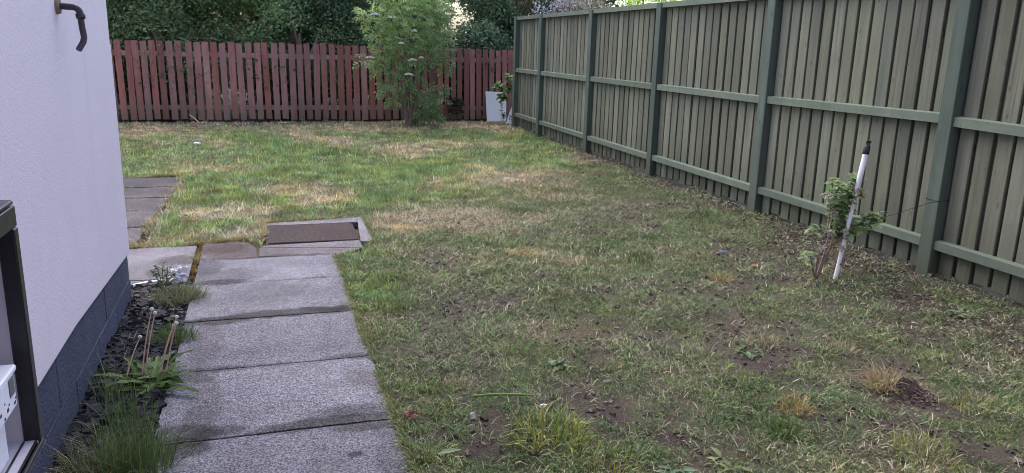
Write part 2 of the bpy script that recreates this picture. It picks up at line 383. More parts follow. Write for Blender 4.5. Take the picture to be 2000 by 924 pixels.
def onpath(x, y):
    return ((x > PX0-.01) & (x < PX1) & (y < 4.93)) | ((x > -1.35) & (x < -.43) & (y > 4.5) & (y < 5.29)) | ((x > -.44) & (x < -.04) & (y > 4.9) & (y < 5.36)) \
        | ((x > -.05) & (x < .60) & (y > 4.93) & (y < 5.2)) | ((x > -.03) & (x < .70) & (y > 5.1) & (y < 5.9)) | ((x > -1.5) & (x < -.75) & (y > 5.3) & (y < 8.02))
def ingravel(x, y): return (x < PX0) & (x > -.70) & (y < 4.5)
def inhouse(x, y): return (x < -.66) & (y < 4.3)
def gz(x, y):
    x = np.asarray(x, float); y = np.asarray(y, float)
    z = -.012+(fbm(x, y, .9, 61)-.5)*.045+(fbm(x, y, .16, 71, 4)-.5)*.028
    d = (x-2.44)**2+(y-2.33)**2; z = z+.055*np.exp(-d/.0035)
    z = np.where(onpath(x, y), -.05, z)
    z = np.where(ingravel(x, y), -.035, z)
    far = np.clip((np.abs(y-6)-8)/4, 0, 1); return z*(1-far)-.02*far

# ---------------------------------------------------------------- ground
xs = np.unique(np.concatenate([[-600,-200,-60,-20,-10,-7,-5,-4], np.arange(-3, -.8, .15), np.arange(-.8, 4.2, .03), np.arange(4.2, 6, .3), [7,9,12,20,60,200,600]]))
ys = np.unique(np.concatenate([[-600,-200,-60,-20,-8,-4,-2,0], np.arange(1, 6.2, .03), np.arange(6.2, 13.4, .07), [14,15,17,20,30,60,200,600]]))
X, Y = np.meshgrid(xs, ys); xf, yf = X.ravel(), Y.ravel()
sc_, bare, dry, grn = fields(xf, yf)
Z = gz(xf, yf)
soil = np.array([.062, .047, .045]); litter = np.array([.105, .11, .062]); thatch = np.array([.20, .15, .09]); moss = np.array([.05, .065, .028])
nz = fbm(xf, yf, .12, 8, 4)[:, None]
cg = soil*(1-nz)+litter*nz
cg = cg*(1-dry[:, None]*.7)+thatch*dry[:, None]*.7
cg = cg*(1-(grn*(1-bare))[:, None]*.5)+moss*(grn*(1-bare))[:, None]*.5
cg = cg*(1-bare[:, None]*.75)+(soil*(.75+.5*nz))*bare[:, None]*.75
far = ((yf > 13.2) | (yf < .5) | (xf < -3.2) | (xf > 4.3)).astype(float)[:, None]
cg = cg*(1-far)+np.array([.035, .034, .022])*far
nx, ny = len(xs), len(ys)
ii = (np.arange(ny-1)[:, None]*nx+np.arange(nx-1)[None]).ravel()
g = Geo().add(np.stack([xf, yf, Z], 1), None, np.stack([ii, ii+1, ii+nx+1, ii+nx], 1), cg)
kind(link('ground', g.mesh('ground', M_SOIL, True)), 'structure')

# ---------------------------------------------------------------- paths
STAINS = [(-.30,2.645,.10,.075,.55,0),(-.19,2.655,.09,.04,.35,0),(.257,2.385,.022,.02,.5,0),(.20,2.63,.22,.035,.5,0),(.27,2.70,.10,.05,.35,0),(.30,3.215,.10,.03,.3,0),(-.25,3.80,.14,.05,.45,0),(.12,3.84,.30,.05,.55,0),(-.31,2.56,.09,.07,.55,0),(.30,2.56,.10,.03,.4,0),(.28,3.86,.12,.04,.4,0),(-.25,3.2,.14,.03,.35,0),
          (-.30,3.12,.06,.05,.3,0),(-.27,4.43,.14,.05,.4,0),(-.2,4.55,.2,.12,.2,0),(-.33,4.75,.08,.14,.3,0),(.05,4.92,.35,.03,.4,0),(-.2,2.03,.2,.05,.3,0),(.36,2.2,.05,.3,.2,0),(-.5,4.95,.12,.10,.35,0),(-.55,4.7,.10,.1,.35,0),(-.25,5.2,.14,.12,.45,1),(.2,5.05,.4,.1,.15,1),(-.27,3.5,.06,.25,.2,1),(-.25,2.9,.06,.25,.22,1),(.33,3.0,.05,.12,.2,1)]
def slabcol(x, y, base, worn=0.0):
    c = np.ones((len(x), 3))*np.array(base)
    wx = x+(fbm(x, y, .06, 11)-.5)*.05; wy = y+(fbm(x, y, .06, 12)-.5)*.05
    c *= (.55+.9*fbm(x, y, .28, 13, 5))[:, None]
    for a, b, rx, ry, s, br in STAINS:
        d = ((wx-a)/rx)**2+((wy-b)/ry)**2
        k = np.clip(1.9*s/(1+np.exp((d-1.15)*5)), 0, .85)[:, None]
        c = c*(1-k)+c*np.array([.30, .28, .27] if not br else [.45, .36, .3])*k
    for jy_ in (1.4, 2.0, 2.6, 3.2, 3.81, 4.405, 4.92):
        k = np.exp(-((wy-jy_)/.018)**2)*np.clip(fbm(x, y, .14, 44, 3)*2.6-.75, 0, 1)*.75*(x > -.42)
        c = c*(1-k[:, None])+np.array([.055, .052, .05])*k[:, None]
    k = (np.exp(-((wx-.41)/.03)**2)*np.clip(fbm(x, y, .1, 45, 3)*2-.5, 0, 1)*.7)*(y < 4.9); c = c*(1-k[:, None])+np.array([.075, .07, .05])*k[:, None]
    pale = np.exp(-((wx+.375)/.05)**2)*np.clip((3.1-wy)/.3, 0, 1)*np.clip(fbm(x, y, .3, 15)*2-.3, 0, 1)*.7
    c = c*(1-pale[:, None])+np.array([.29, .29, .34])*pale[:, None]
    if worn: 
        k = (np.clip((fbm(x, y, .25, 19, 5)-.4)*4, 0, 1)*worn)[:, None]; c = c*(1-k)+np.array([.06, .047, .042])*k
    return c
def slab(root, x0, x1, y0, y1, z=0.0, base=(.168, .165, .192), worn=0.0, poly=None, tilt=(0, 0), name='paving_slab', n=.014):
    nx = max(4, int((x1-x0)/n)); ny = max(4, int((y1-y0)/n))
    u, v = np.meshgrid(np.linspace(0, 1, nx+1), np.linspace(0, 1, ny+1)); u = u.ravel(); v = v.ravel()
    x = x0+(x1-x0)*u; y = y0+(y1-y0)*v
    if poly is not None:   # bilinear quad
        p = np.array(poly, float)
        x = (p[0][0]*(1-u)+p[1][0]*u)*(1-v)+(p[3][0]*(1-u)+p[2][0]*u)*v
        y = (p[0][1]*(1-u)+p[1][1]*u)*(1-v)+(p[3][1]*(1-u)+p[2][1]*u)*v
    e = np.minimum(np.minimum(u, 1-u)*(x1-x0), np.minimum(v, 1-v)*(y1-y0))
    jx = (fbm(x*1.0, y, .05, 31)-.5)*.006; jy = (fbm(x, y, .05, 32)-.5)*.004
    edge = (e < 1e-6)
    x = x+np.where(edge, jx, 0); y = y+np.where(edge, jy, 0)
    zt = z-np.where(edge, .001+.004*np.clip(fbm(x, y, .05, 33, 3)-.5, 0, 1), 0)+(fbm(x, y, .1, 35)-.5)*.003+tilt[0]*(u-.5)+tilt[1]*(v-.5)
    idx = np.arange((nx+1)*(ny+1)).reshape(ny+1, nx+1)
    F = np.stack([idx[:-1, :-1], idx[:-1, 1:], idx[1:, 1:], idx[1:, :-1]], -1).reshape(-1, 4)
    ring = np.concatenate([idx[0, :-1], idx[:-1, -1], idx[-1, :0:-1], idx[:0:-1, 0]])
    V = np.stack([x, y, zt], 1); B = V[ring].copy(); B[:, 2] = z-.048; k = len(V); nr = len(ring)
    S = np.stack([ring, k+np.arange(nr), k+(np.arange(nr)+1) % nr, np.roll(ring, -1)], 1)
    Cc = slabcol(x, y, base, worn); Cc = np.concatenate([Cc, Cc[ring]*.6])
    gg = Geo().add(np.concatenate([V, B]), None, np.concatenate([F, S]), Cc)
    return part(name, gg, M_SLAB, root, False)

g = Geo().box(PX0+.02, PX1-.02, .2, 4.9, -.06, -.036)
path = kind(link('path', g.mesh('path', M_MORTAR)), 'structure')
J = [.20, .80, 1.40, 2.0, 2.60, 3.20, 3.81, 4.405, 4.92]
for k_ in range(len(J)-1):
    slab(path, PX0+rng.uniform(-.004, .004), PX1+rng.uniform(-.004, .004), J[k_]+.0038, J[k_+1]-.0038, rng.uniform(-.001, .001), tuple(np.array((.168, .165, .192))*rng.uniform(.93, 1.05)), .12, None, (rng.uniform(-.002, .002), rng.uniform(-.0025, .0025)), n=.012)
slab(path, -1.20, -.425, 4.575, 5.285, -.002, (.175, .165, .185), .15)
slab(path, -1.20, -.425, 4.49, 4.565, -.003, (.17, .16, .18), .2)
slab(path, -.395, -.055, 4.93, 5.36, -.004, (.145, .13, .145), .5, [(-.395, 4.93), (-.055, 4.93), (-.07, 5.20), (-.395, 5.37)])
slab(path, -.35, -.12, 5.30, 5.40, -.009, (.12, .105, .11), .5, [(-.33, 5.345), (-.075, 5.22), (-.11, 5.33), (-.22, 5.42)], name='paving_slab')
slab(path, -.045, .6, 4.93, 5.2, 0, (.17, .16, .175), .3, [(-.045, 4.935), (.43, 4.885), (.60, 5.03), (-.04, 5.155)])
slab(path, -.04, .59, 5.1, 5.2, 0, (.17, .16, .175), .3, [(-.038, 5.162), (.602, 5.04), (.598, 5.235), (-.02, 5.20)])
# orange moss in the joint
g = Geo(); N = 900
t = rng.uniform(0, 1, N); t = t[fbm(t*3, t, .25, 9) > .42]; N = len(t); px = -.404+rng.normal(0, .005, N)+.004*np.sin(t*9); py = 4.50+t*.84
leaves(g, np.stack([px, py, np.full(N, -.008)], 1), rdir(N, .1, 1), rdir(N), .018, .012, np.stack([rng.uniform(.20, .32, N), rng.uniform(.13, .21, N), rng.uniform(.05, .09, N)], 1))
mo = kind(link('moss', g.mesh('moss', M_STRAW)), 'stuff', 'ginger moss filling the joint between two paving slabs')
g = Geo().box(-1.66, -.76, 5.32, 7.98, -.06, -.036)
path2 = kind(link('path', g.mesh('path', M_MORTAR)), 'structure')
J2 = [5.33, 5.90, 6.46, 7.0, 7.5, 8.02]
for k_ in range(5):
    xr = -.80+.1*k_/5
    slab(path2, -1.66, xr, J2[k_]+.012, J2[k_+1]-.012, rng.uniform(-.006, .0), tuple(np.array((.105, .098, .105))*rng.uniform(.85, 1.1)), .55 if k_ != 4 else .2, n=.02)
N = 2600; g = Geo()
jy = rng.choice(J2[:-1], N)+rng.normal(0, .014, N); jx = rng.uniform(-1.66, -.75, N)
keep = vnoise(jx, jy, .12, 77) > .35
p = np.stack([jx, jy, np.full(N, -.008)], 1)[keep]
cc = np.array([.26, .21, .10])*rng.uniform(.6, 1.3, (len(p), 1))
blades(g, p, rng.uniform(.012, .03, len(p)), .005, rng.uniform(.4, 1.4, len(p)), rng.uniform(0, 6.28, len(p)), cc, False)
kind(link('joint_grass', g.mesh('joint_grass', M_STRAW)), 'stuff', 'dry grass growing in the joints of the back path')

# drain cover in its concrete collar
mh = thing('drain_cover', 'rusty brown rectangular drain cover set in a pale concrete surround', 'drain cover', (.3, 5.48, 0))
slab(mh, .61, .69, 5.20, 5.92, .004, (.20, .195, .215), .15, [(.605, 5.19), (.69, 5.165), (.70, 5.93), (.655, 5.80)], name='concrete_collar')
slab(mh, .02, .65, 5.76, 5.9, .003, (.19, .18, .195), .3, [(.005, 5.765), (.65, 5.77), (.695, 5.935), (.03, 5.84)], name='concrete_collar')
g = Geo().box(.0, .61, 5.205, 5.765, -.05, -.006)
part('cover_frame', g, M_RUST, mh)
g = Geo().box(.012, .597, 5.245, 5.753, -.01, .004, None, .004)
part('cover_plate', g, M_RUST, mh)
part('lifting_key_slot', Geo().box(.05, .09, 5.36, 5.385, .0042, .005, None, .0004), M_MORTAR, mh)
part('lifting_key_slot', Geo().box(.46, .52, 5.42, 5.44, .0042, .005, None, .0004), M_MORTAR, mh)

# ---------------------------------------------------------------- house
house = thing('house', 'white rendered house wall with slate blue painted block plinth', 'house', (-4.7, -1, 0))
def prism_x(poly, x0, x1):
    n = len(poly); V = [(x0, a, b) for a, b in poly]+[(x1, a, b) for a, b in poly]
    gg = Geo(); gg.add(V, None, [(i, (i+1) % n, n+(i+1) % n, n+i) for i in range(n)])
    F3 = []
    return gg, V
poly = [(-6, .30), (3.0, .302), (4.245, .243), (4.245, 1.258), (4.222, 1.268), (4.222, 4.8), (-6, 4.8)]
n_ = len(poly)
gg = Geo()
V = [(-8.7, a, b) for a, b in poly]+[(-.66, a, b) for a, b in poly]
caps = [(0, 1, 5, 6), (1, 2, 3, 3), (1, 3, 4, 5)]
f4 = [(i, (i+1) % n_, n_+(i+1) % n_, n_+i) for i in range(n_)]
f3 = []
for off, flip in ((0, False), (n_, True)):
    for tri in ((0, 1, 6), (1, 5, 6), (1, 2, 3), (1, 3, 4), (1, 4, 5)):
        q_ = [off+i for i in tri]; f3.append(q_[::-1] if flip else q_)
gg.add(V, f3, f4)
part('wall', gg, M_RENDER, house)
blk = None
for c_, (z0, z1, off) in enumerate(((-.12, .100, .0), (.106, .325, .22))):
    yy = 4.268 - (.0 if c_ == 0 else .015)
    first = True
    while yy > -1.5:
        L_ = .43 if (not first or c_ == 0) else .22
        gg = Geo().box(-.80, -.673+rng.uniform(-.0015, .0015), yy-L_, yy, z0, z1, None, .0025)
        part('block', gg, M_PLINTH, house); yy -= L_+.003; first = False
    xx = -.81
    while xx > -3:
        gg = Geo().box(xx-.43, xx, 4.13, (4.268 if c_ == 0 else 4.253)-.004, z0, z1, None, .004)
        part('block', gg, M_PLINTH, house); xx -= .439
gg = Geo().box(-8.6, -.676, -5.9, 4.24, -.13, .30)
part('mortar_joint', gg, M_PLINTH, house)
gg = Geo().add([(-9.0, -6.3, 4.75), (-.36, -6.3, 4.75), (-4.68, -6.3, 7.2), (-9.0, 4.55, 4.75), (-.36, 4.55, 4.75), (-4.68, 4.55, 7.2)], [(0, 1, 2), (3, 5, 4)], [(0, 3, 4, 1), (1, 4, 5, 2), (0, 2, 5, 3)])
part('roof', gg, M_ROOF, house)
part('wall', Geo().box(-.655, 7.5, -8.5, -1.9, .30, 4.0), M_RENDER, house)  # unseen wing behind the camera, added to shade the near end of the garden
part('plinth', Geo().box(-.65, 7.49, -8.49, -1.915, -.1, .298), M_PLINTH, house)  # base of the added, unseen wing
part('roof', Geo().box(-.6, 7.8, -8.8, -1.6, 4.003, 4.15), M_ROOF, house)  # flat roof of the added wing, out of view like the rest of it

# overflow pipe on the wall
pp = thing('overflow_pipe', 'dark brown plastic overflow pipe bent down from the white wall', 'pipe', (-.66, 3.21, 1.40))
th = np.linspace(0, pi/2, 7)
g = Geo().tube([(-.662, 3.21, 1.404), (-.648, 3.21, 1.404)], [.03, .026], 16); part('wall_flange', g, mat_simple('brown_sealant', (.26, .17, .14), .7, .2, .3, .5), pp, True)
arm = [(-.652, 3.21, 1.404), (-.61, 3.212, 1.402)]+[(-.61+.022*sin(a), 3.212, 1.38+.022*cos(a)) for a in th[1:]]
g = Geo().tube(arm+[(-.588, 3.212, 1.372)], .0115, 14); part('elbow', g, M_PIPE, pp, True)
g = Geo().tube([(-.588, 3.212, 1.383), (-.588, 3.212, 1.378), (-.587, 3.212, 1.366), (-.587, 3.212, 1.361)], [.012, .0155, .0155, .012], 14); part('collar', g, M_PIPE, pp, True)
g = Geo().tube([(-.588, 3.212, 1.37), (-.586, 3.213, 1.33), (-.583, 3.214, 1.300), (-.586, 3.207, 1.283), (-.596, 3.188, 1.262), (-.598, 3.184, 1.257)], .0105, 14); part('spout', g, M_PIPE, pp, True)

# meter box on the wall
XB, YB, Z0, Z1 = -.46, 1.712, .49, .998
mb = thing('meter_box', 'open meter box with black frame on the white wall', 'meter box', (-.56, 1.45, .49))
YN = YB-.52
g = Geo().box(-.659, -.655, YN, YB-.004, Z0+.01, Z1-.01); part('back_panel', g, M_CREAM, mb)
g = Geo().box(-.655, XB-.004, YB-.022, YB-.004, Z0+.01, Z1-.006); part('side_panel', g, M_CREAM, mb)
g = Geo().box(-.655, XB-.004, YN+.004, YN+.02, Z0+.01, Z1-.006); part('side_panel', g, M_CREAM, mb)
g = Geo().box(-.655, XB-.004, YN+.02, YB-.022, Z0+.004, Z0+.018); part('floor_panel', g, M_CREAM, mb)
g = Geo().box(-.659, XB-.002, YN-.004, YB, Z1-.004, Z1+.006, None, .003); part('top_panel', g, M_DARKTOP, mb)
g = Geo().box(XB-.006, XB, YN, YB, Z1-.046, Z1-.0045, None, .002); part('frame', g, M_DARKTOP, mb)
g = Geo().box(XB-.03, XB+.001, YB-.026, YB+.001, Z0+.012, Z1-.047, None, .003); part('frame', g, M_BLACK, mb)
g = Geo().box(XB-.03, XB+.001, YN, YN+.026, Z0+.012, Z1-.047, None, .003); part('frame', g, M_BLACK, mb)
g = Geo().box(XB-.034, XB+.001, YN, YB, Z0-.002, Z0+.011, None, .002).box(XB-.008, XB-.004, YN+.03, YB-.03, Z0+.0112, Z0+.02, (.3,.3,.3)).box(XB-.03, XB-.026, YN+.03, YB-.03, Z0+.0112, Z0+.02); part('frame', g, M_BLACK, mb)
g = Geo().box(XB-.0215, XB-.019, YN+.03, YB-.035, Z0+.0112, Z0+.0125); part('frame_groove', g, M_CREAM, mb)
mt = thing('meter', 'white boxy meter with grey window inside the open black framed box', 'meter', (-.55, 1.50, .508))
g = Geo().box(-.60, -.475, 1.24, 1.632, .612, .684, None, .006); part('casing', g, M_WHITE, mt)
g = Geo().box(-.602, -.471, 1.24, 1.636, .684, .697, None, .003); part('lid', g, M_WHITE, mt)
g = Geo().box(-.4755, -.4735, 1.59, 1.62, .645, .68, None, .0008); part('window', g, M_DARKSQ, mt)
for a, b, s_ in ((1.60, .592, .007), (1.612, .60, .004), (1.645, .588, .006), (1.655, .596, .004), (1.58, .585, .005), (1.59, .612, .003), (1.56, .6, .006)): part('print', Geo().box(-.4755, -.4745, a-.035, a-.035+s_*1.6, b+.035, b+.035+s_), M_PRINT, mt)
g = Geo().box(-.60, -.495, 1.24, 1.612, .5085, .610, None, .005); part('base_unit', g, M_WHITE, mt)

# ---------------------------------------------------------------- green closeboard fence
GF = 3.87
gf = thing('green_fence', 'tall green stained closeboard fence with square posts down the right side', 'fence', (GF, 7, 0))
def rise(y): return .0083*(11-y)
PY = [1.81, 3.67, 5.50, 7.385, 9.13, 10.95, 12.14]
for i, y in enumerate(PY):
    h = 1.722+rise(y)
    g = Geo().box(GF, GF+.10, y, y+.10, -.12, h, None, .004)
    o = part('post', g, M_POST, gf)
def railgeo(y0, y1, za0, za1, zb0, zb1, xf_, dep):
    v = []
    for y, a, b in ((y0, za0, za1), (y1, zb0, zb1)):
        v += [(xf_, y, a+.004), (xf_+dep, y, a), (xf_+dep, y, b), (xf_, y, b-.006)]
    return Geo().add(v, None, [(0, 1, 2, 3), (7, 6, 5, 4), (0, 4, 5, 1), (1, 5, 6, 2), (2, 6, 7, 3), (3, 7, 4, 0)])
MIDZ = {3.67: (.948, .975), 5.50: (.985, .965), 7.385: (.958, .952), 9.13: (.95, .947), 10.95: (.938, .935), 12.14: (.93, .93)}
bmesh_ = []
def boardmesh(nm, wv):
    gg = Geo(); nz_ = 6; L_ = 1.69; V = []; F = []
    for z in np.linspace(0, L_, nz_):
        a = rng.uniform(-.0012, .0012); b = rng.uniform(-.0012, .0012)
        V += [(a, .003+b, z), (a, wv-.003+b, z), (.003+a, wv+b, z), (.018, wv+b, z), (.018, b, z), (.003+a, b, z)]
    for i in range(nz_-1):
        for j in range(6): F.append((i*6+j, (i+1)*6+j, (i+1)*6+(j+1) % 6, i*6+(j+1) % 6))
    for o_ in (0, (nz_-1)*6):
        q_ = [(o_, o_+1, o_+2, o_+5), (o_+5, o_+2, o_+3, o_+4)]; F += q_ if o_ == 0 else [t[::-1] for t in q_]
    return gg.add(V, None, F).mesh(nm, M_BOARD)
for k_ in range(3): bmesh_.append(boardmesh('board', .1015))   # boards shared by all copies
backm = boardmesh('back_board', .09)
for i in range(len(PY)-1):
    y0, y1 = PY[i]+.10, PY[i+1]
    top0, top1 = 1.735-.005+rise(y0), 1.735-.005+rise(y1)
    part('rail', railgeo(y0, y1, top0-.062-.0, top0-.002, top1-.062, top1-.002, GF+.012, .05), M_RAIL, gf)
    a, b = MIDZ[PY[i+1]]
    part('rail', railgeo(y0, y1, b-.066, b+.002, a-.066+0, a+.002, GF+.014, .046) if False else railgeo(y0, y1, a-.064, a, b-.064, b, GF+.014, .046), M_RAIL, gf)
    zb = .222+rng.uniform(-.006, .006)
    part('rail', railgeo(y0, y1, zb-.062, zb, zb-.062+.004, zb+.004, GF+.014, .046), M_RAIL, gf)
    part('capping', Geo().box(GF+.004, GF+.09, y0+.002, y1-.002, top0-.0015, top0+.009), M_RAIL, gf) if False else None
    nb = int(round((y1-y0)/.126)); pit = (y1-y0)/nb
    for k_ in range(nb):
        yy = y0+k_*pit+.012+rng.normal(0, .003)
        zs_ = (top0+(top1-top0)*k_/nb-.012)/1.71; zo = .02+rng.uniform(-.012, .02)
        o = link('board', bmesh_[rng.integers(3)], gf, (.061+rng.uniform(0, .003), yy-7, zo), (rng.normal(0, .002), 0, rng.normal(0, .008)))
        o.scale = (1.0, rng.uniform(.96, 1.03), zs_)
        o = link('back_board', backm, gf, (.091+rng.uniform(0, .002), yy-7-.058, zo)); o.scale = (1, 1, zs_)
    o = link('back_board', backm, gf, (.091, y1-7-.05, .02)); o.scale = (1, 1, zs_)

# ---------------------------------------------------------------- red picket fence
RF = 13.15
rf = thing('red_fence', 'low red brown stained picket fence across the back of the lawn', 'fence', (1, RF, 0))
pm = []
for k_ in range(4):
    wv = .0925+rng.uniform(-.003, .003); gg = Geo(); zs = np.linspace(0, 1.175, 5); V = []
    for z in zs:
        a = rng.uniform(-.0015, .0015); b = rng.uniform(-.002, .002)
        V += [(-wv/2+a, b, z), (wv/2+a, b, z), (wv/2+a, .02+b, z), (-wv/2+a, .02+b, z)]
    F = []
    for i in range(4):
        for j in range(4): F.append((i*4+j, i*4+(j+1) % 4, (i+1)*4+(j+1) % 4, (i+1)*4+j))
    F += [(3, 2, 1, 0), (16, 17, 18, 19)]
    gg.add(V, None, F); pm.append(gg.mesh('picket', M_PICKET))
x = -4.2
while x < 4.16:
    pit, sc__ = (.1255, 1.0) if x < 2.85 else (.112, .88)
    if abs(x+1.7) < .12: pit = .108
    o = link('picket', pm[rng.integers(4)], rf, (x-1+rng.normal(0, .003), rng.normal(0, .003), .028+rng.normal(0, .006)), (rng.normal(0, .006), rng.normal(0, .007)-.012, rng.normal(0, .006)))
    o.scale = (sc__*rng.uniform(.95, 1.05), 1, 1+rng.normal(0, .003)+.006*sin(x*1.3))
    x += pit
for xa, xb in ((-4.3, -1.0), (-.998, 1.3), (1.302, 4.2)):
    part('rail', Geo().box(xa, xb, RF+.022, RF+.06, .975, 1.045, None, .004), M_REDRAIL, rf)
    part('rail', Geo().box(xa, xb, RF+.022, RF+.06, .18, .25, None, .004), M_REDRAIL, rf)
for xp in (-4.2, -2.5, -.85, .98, 2.8, 4.15):
    part('post', Geo().box(xp, xp+.075, RF+.062, RF+.137, -.1, 1.15, None, .004), M_REDRAIL, rf)

# ---------------------------------------------------------------- lawn
def sample(n, x0, x1, y0, y1):
    x = rng.uniform(x0, x1, n); y = rng.uniform(y0, y1, n)
    k = ~(onpath(x, y) | ingravel(x, y) | inhouse(x, y)); return x[k], y[k]
def grasscol(x, y, dry, grn, sc_):
    N = len(x); u = rng.uniform(0, 1, N)
    ga = np.array([.125, .20, .065]); gb = np.array([.31, .365, .14]); gs = np.array([.14, .215, .10]); st = np.array([.50, .41, .28]); st2 = np.array([.37, .285, .185])
    c = ga+(gb-ga)*(rng.uniform(0, 1, N)*(1-.6*grn))[:, None]
    k = (sc_*.55*(1-.6*grn))[:, None]*rng.uniform(.3, 1, (N, 1)); c = c*(1-k)+gs*k
    pd = np.clip(dry*1.05-.35*grn+.02, .04, .95); m_ = u < pd
    c[m_] = (st+(st2-st)*rng.uniform(0, 1, (N, 1)))[m_]
    m2 = vnoise(x, y, .11, 301)[:, None]; m3 = vnoise(x, y, .19, 302)[:, None]
    c = c*(1.15-.35*sc_)[:, None]*(.5+1.0*m2)*(np.array([.80, .95, 1.12])*(1-m3)+np.array([1.18, 1.04, .88])*m3)
    return c*rng.uniform(.55, 1.45, (N, 1))
def lawn(n, x0, x1, y0, y1, h0, h1, wd, two):
    x, y = sample(n, x0, x1, y0, y1)
    sc_, bare, dry, grn = fields(x, y)
    tuft = fbm(x, y, .07, 101, 3)
    pr = np.clip((1-bare*1.15)*(1-.35*sc_*(1-grn))*np.clip((tuft-.28)*3.2, .08, 1), .012, 1)
    k = rng.uniform(0, 1, len(x)) < pr
    x, y, sc_, bare, dry, grn, tuft = [a[k] for a in (x, y, sc_, bare, dry, grn, tuft)]
    N = len(x)
    h = rng.uniform(h0, h1, N)*(.7+.7*tuft)*(1-.3*sc_)*(1+.35*grn)
    lean = np.clip(rng.normal(.75, .35, N)+.25*dry, .05, 1.45)
    az = rng.uniform(0, 2*pi, N)+0*x
    lg = rng.uniform(0, 1, N) < .05; h = np.where(lg, h*1.9, h)
    g = Geo(); c = grasscol(x, y, dry, grn, sc_)
    c[lg] *= 1.25
    blades(g, np.stack([x, y, gz(x, y)-.004], 1), h, wd*rng.uniform(.7, 1.3, N), lean, az, c, two, c*1.12)
    return g
lab = 'patchy strimmed lawn grass, green in places and straw coloured in others'
for args in ((170000, .38, 3.98, 1.3, 3.3, .018, .042, .0034, True), (130000, .38, 3.98, 3.3, 5.6, .018, .042, .0045, True),
             (190000, -.9, 4.0, 5.25, 8.6, .022, .045, .0065, False), (190000, -4.0, 4.3, 8.0, 13.12, .022, .048, .010, False)):
    kind(link('lawn_grass', lawn(*args).mesh('lawn_grass', M_GRASS)), 'stuff', lab)
# grass creeping over the slab edges
def edgegrass(n, x0, y0, x1, y1, az, cols, h=(.015, .05), sp=.02):
    t = rng.uniform(0, 1, n); k = rng.uniform(0, 1, n) < np.clip((fbm(t*abs(x1-x0+y1-y0)*4+x0, t*0+y0, 1.0, 88, 4)-.33)*4, 0, 1); t = t[k]; n = len(t)
    x = x0+(x1-x0)*t+rng.normal(0, .008, n)+sp*rng.normal(0, 1, n)*vnoise(t*40, t*0, 1.0, 5)*np.sign(x1+x0+9)*.6*abs(y1-y0 > abs(x1-x0)); y = y0+(y1-y0)*t+rng.normal(0, .008, n)+sp*rng.normal(0, 1, n)*.5*abs(y1-y0 <= abs(x1-x0))
    cc = np.array(cols)[rng.integers(len(cols), size=n)]*rng.uniform(.6, 1.3, (n, 1))
    eg.add(np.zeros((0, 3))) if False else blades(eg, np.stack([x, y, np.full(n, -.012)], 1), rng.uniform(*h, n), .004, rng.uniform(.3, 1.35, n), az+rng.normal(0, .8, n), cc, True)
eg = Geo(); gcol = [(.10, .17, .05), (.15, .2, .07), (.24, .26, .11), (.36, .29, .17)]
edgegrass(7000, .418, 1.3, .418, 4.86, pi, gcol); edgegrass(1200, .61, 5.02, .71, 5.2, pi, gcol); edgegrass(1500, .715, 5.17, .715, 5.95, pi, gcol)
edgegrass(1600, 0, 5.87, .7, 5.96, -pi/2, gcol+[(.45, .36, .21)]*2); edgegrass(1800, -.02, 5.2, -.02, 5.85, 0, [(.45, .36, .21), (.3, .27, .14)]); edgegrass(2200, -.85, 5.33, -.12, 5.42, -pi/2, [(.45, .36, .21), (.25, .24, .11)])
edgegrass(3200, -.79, 5.35, -.69, 8.02, pi, [(.52, .42, .26), (.42, .33, .2), (.3, .27, .14), (.14, .18, .07)], (.02, .06), .06); edgegrass(1500, -1.6, 8.05, -.7, 8.05, -pi/2, [(.45, .36, .21), (.2, .25, .1)], (.03, .07))
kind(link('edge_grass', eg.mesh('edge_grass', M_GRASS)), 'stuff', 'grass creeping over the edges of the paving slabs')
# clippings lying flat
def clippings(n, x0, x1, y0, y1, L, wd, bias):
    x, y = sample(n, x0, x1, y0, y1); sc_, bare, dry, grn = fields(x, y)
    fz = fbm(x, y, .22, 131, 4)
    k = rng.uniform(0, 1, len(x)) < np.clip((.10+sc_*.72+dry*.35)*np.clip((fz-.32)*3.5, .1, 1)*(1-.45*bare), 0, 1)
    x, y, sc_, bare, dry = [a[k] for a in (x, y, sc_, bare, dry)]; N = len(x)
    u = rng.uniform(0, 1, N)
    c = np.where((u < .22+.5*dry)[:, None], np.array([.44, .40, .29]), np.where((u < .75)[:, None], np.array([.19, .23, .12]), np.array([.11, .095, .07])))*rng.uniform(.6, 1.3, (N, 1))
    g = Geo()
    p = np.stack([x, y, gz(x, y)+rng.uniform(.002, .022, N)], 1)
    blades(g, p, L*rng.uniform(.4, 1.5, N), wd*rng.uniform(.6, 1.3, N), rng.uniform(1.25, 1.5, N), rng.uniform(0, 2*pi, N), c, True)
    return g
for args in ((60000, .36, 3.98, 1.3, 3.6, .038, .0026, 0), (50000, .36, 3.98, 3.6, 6.5, .045, .0036, 0), (26000, -.8, 4.0, 6.5, 12.9, .06, .006, 0)):
    kind(link('grass_clippings', clippings(*args).mesh('grass_clippings', M_STRAW)), 'stuff', 'cut grass clippings scattered over the strimmed lawn')
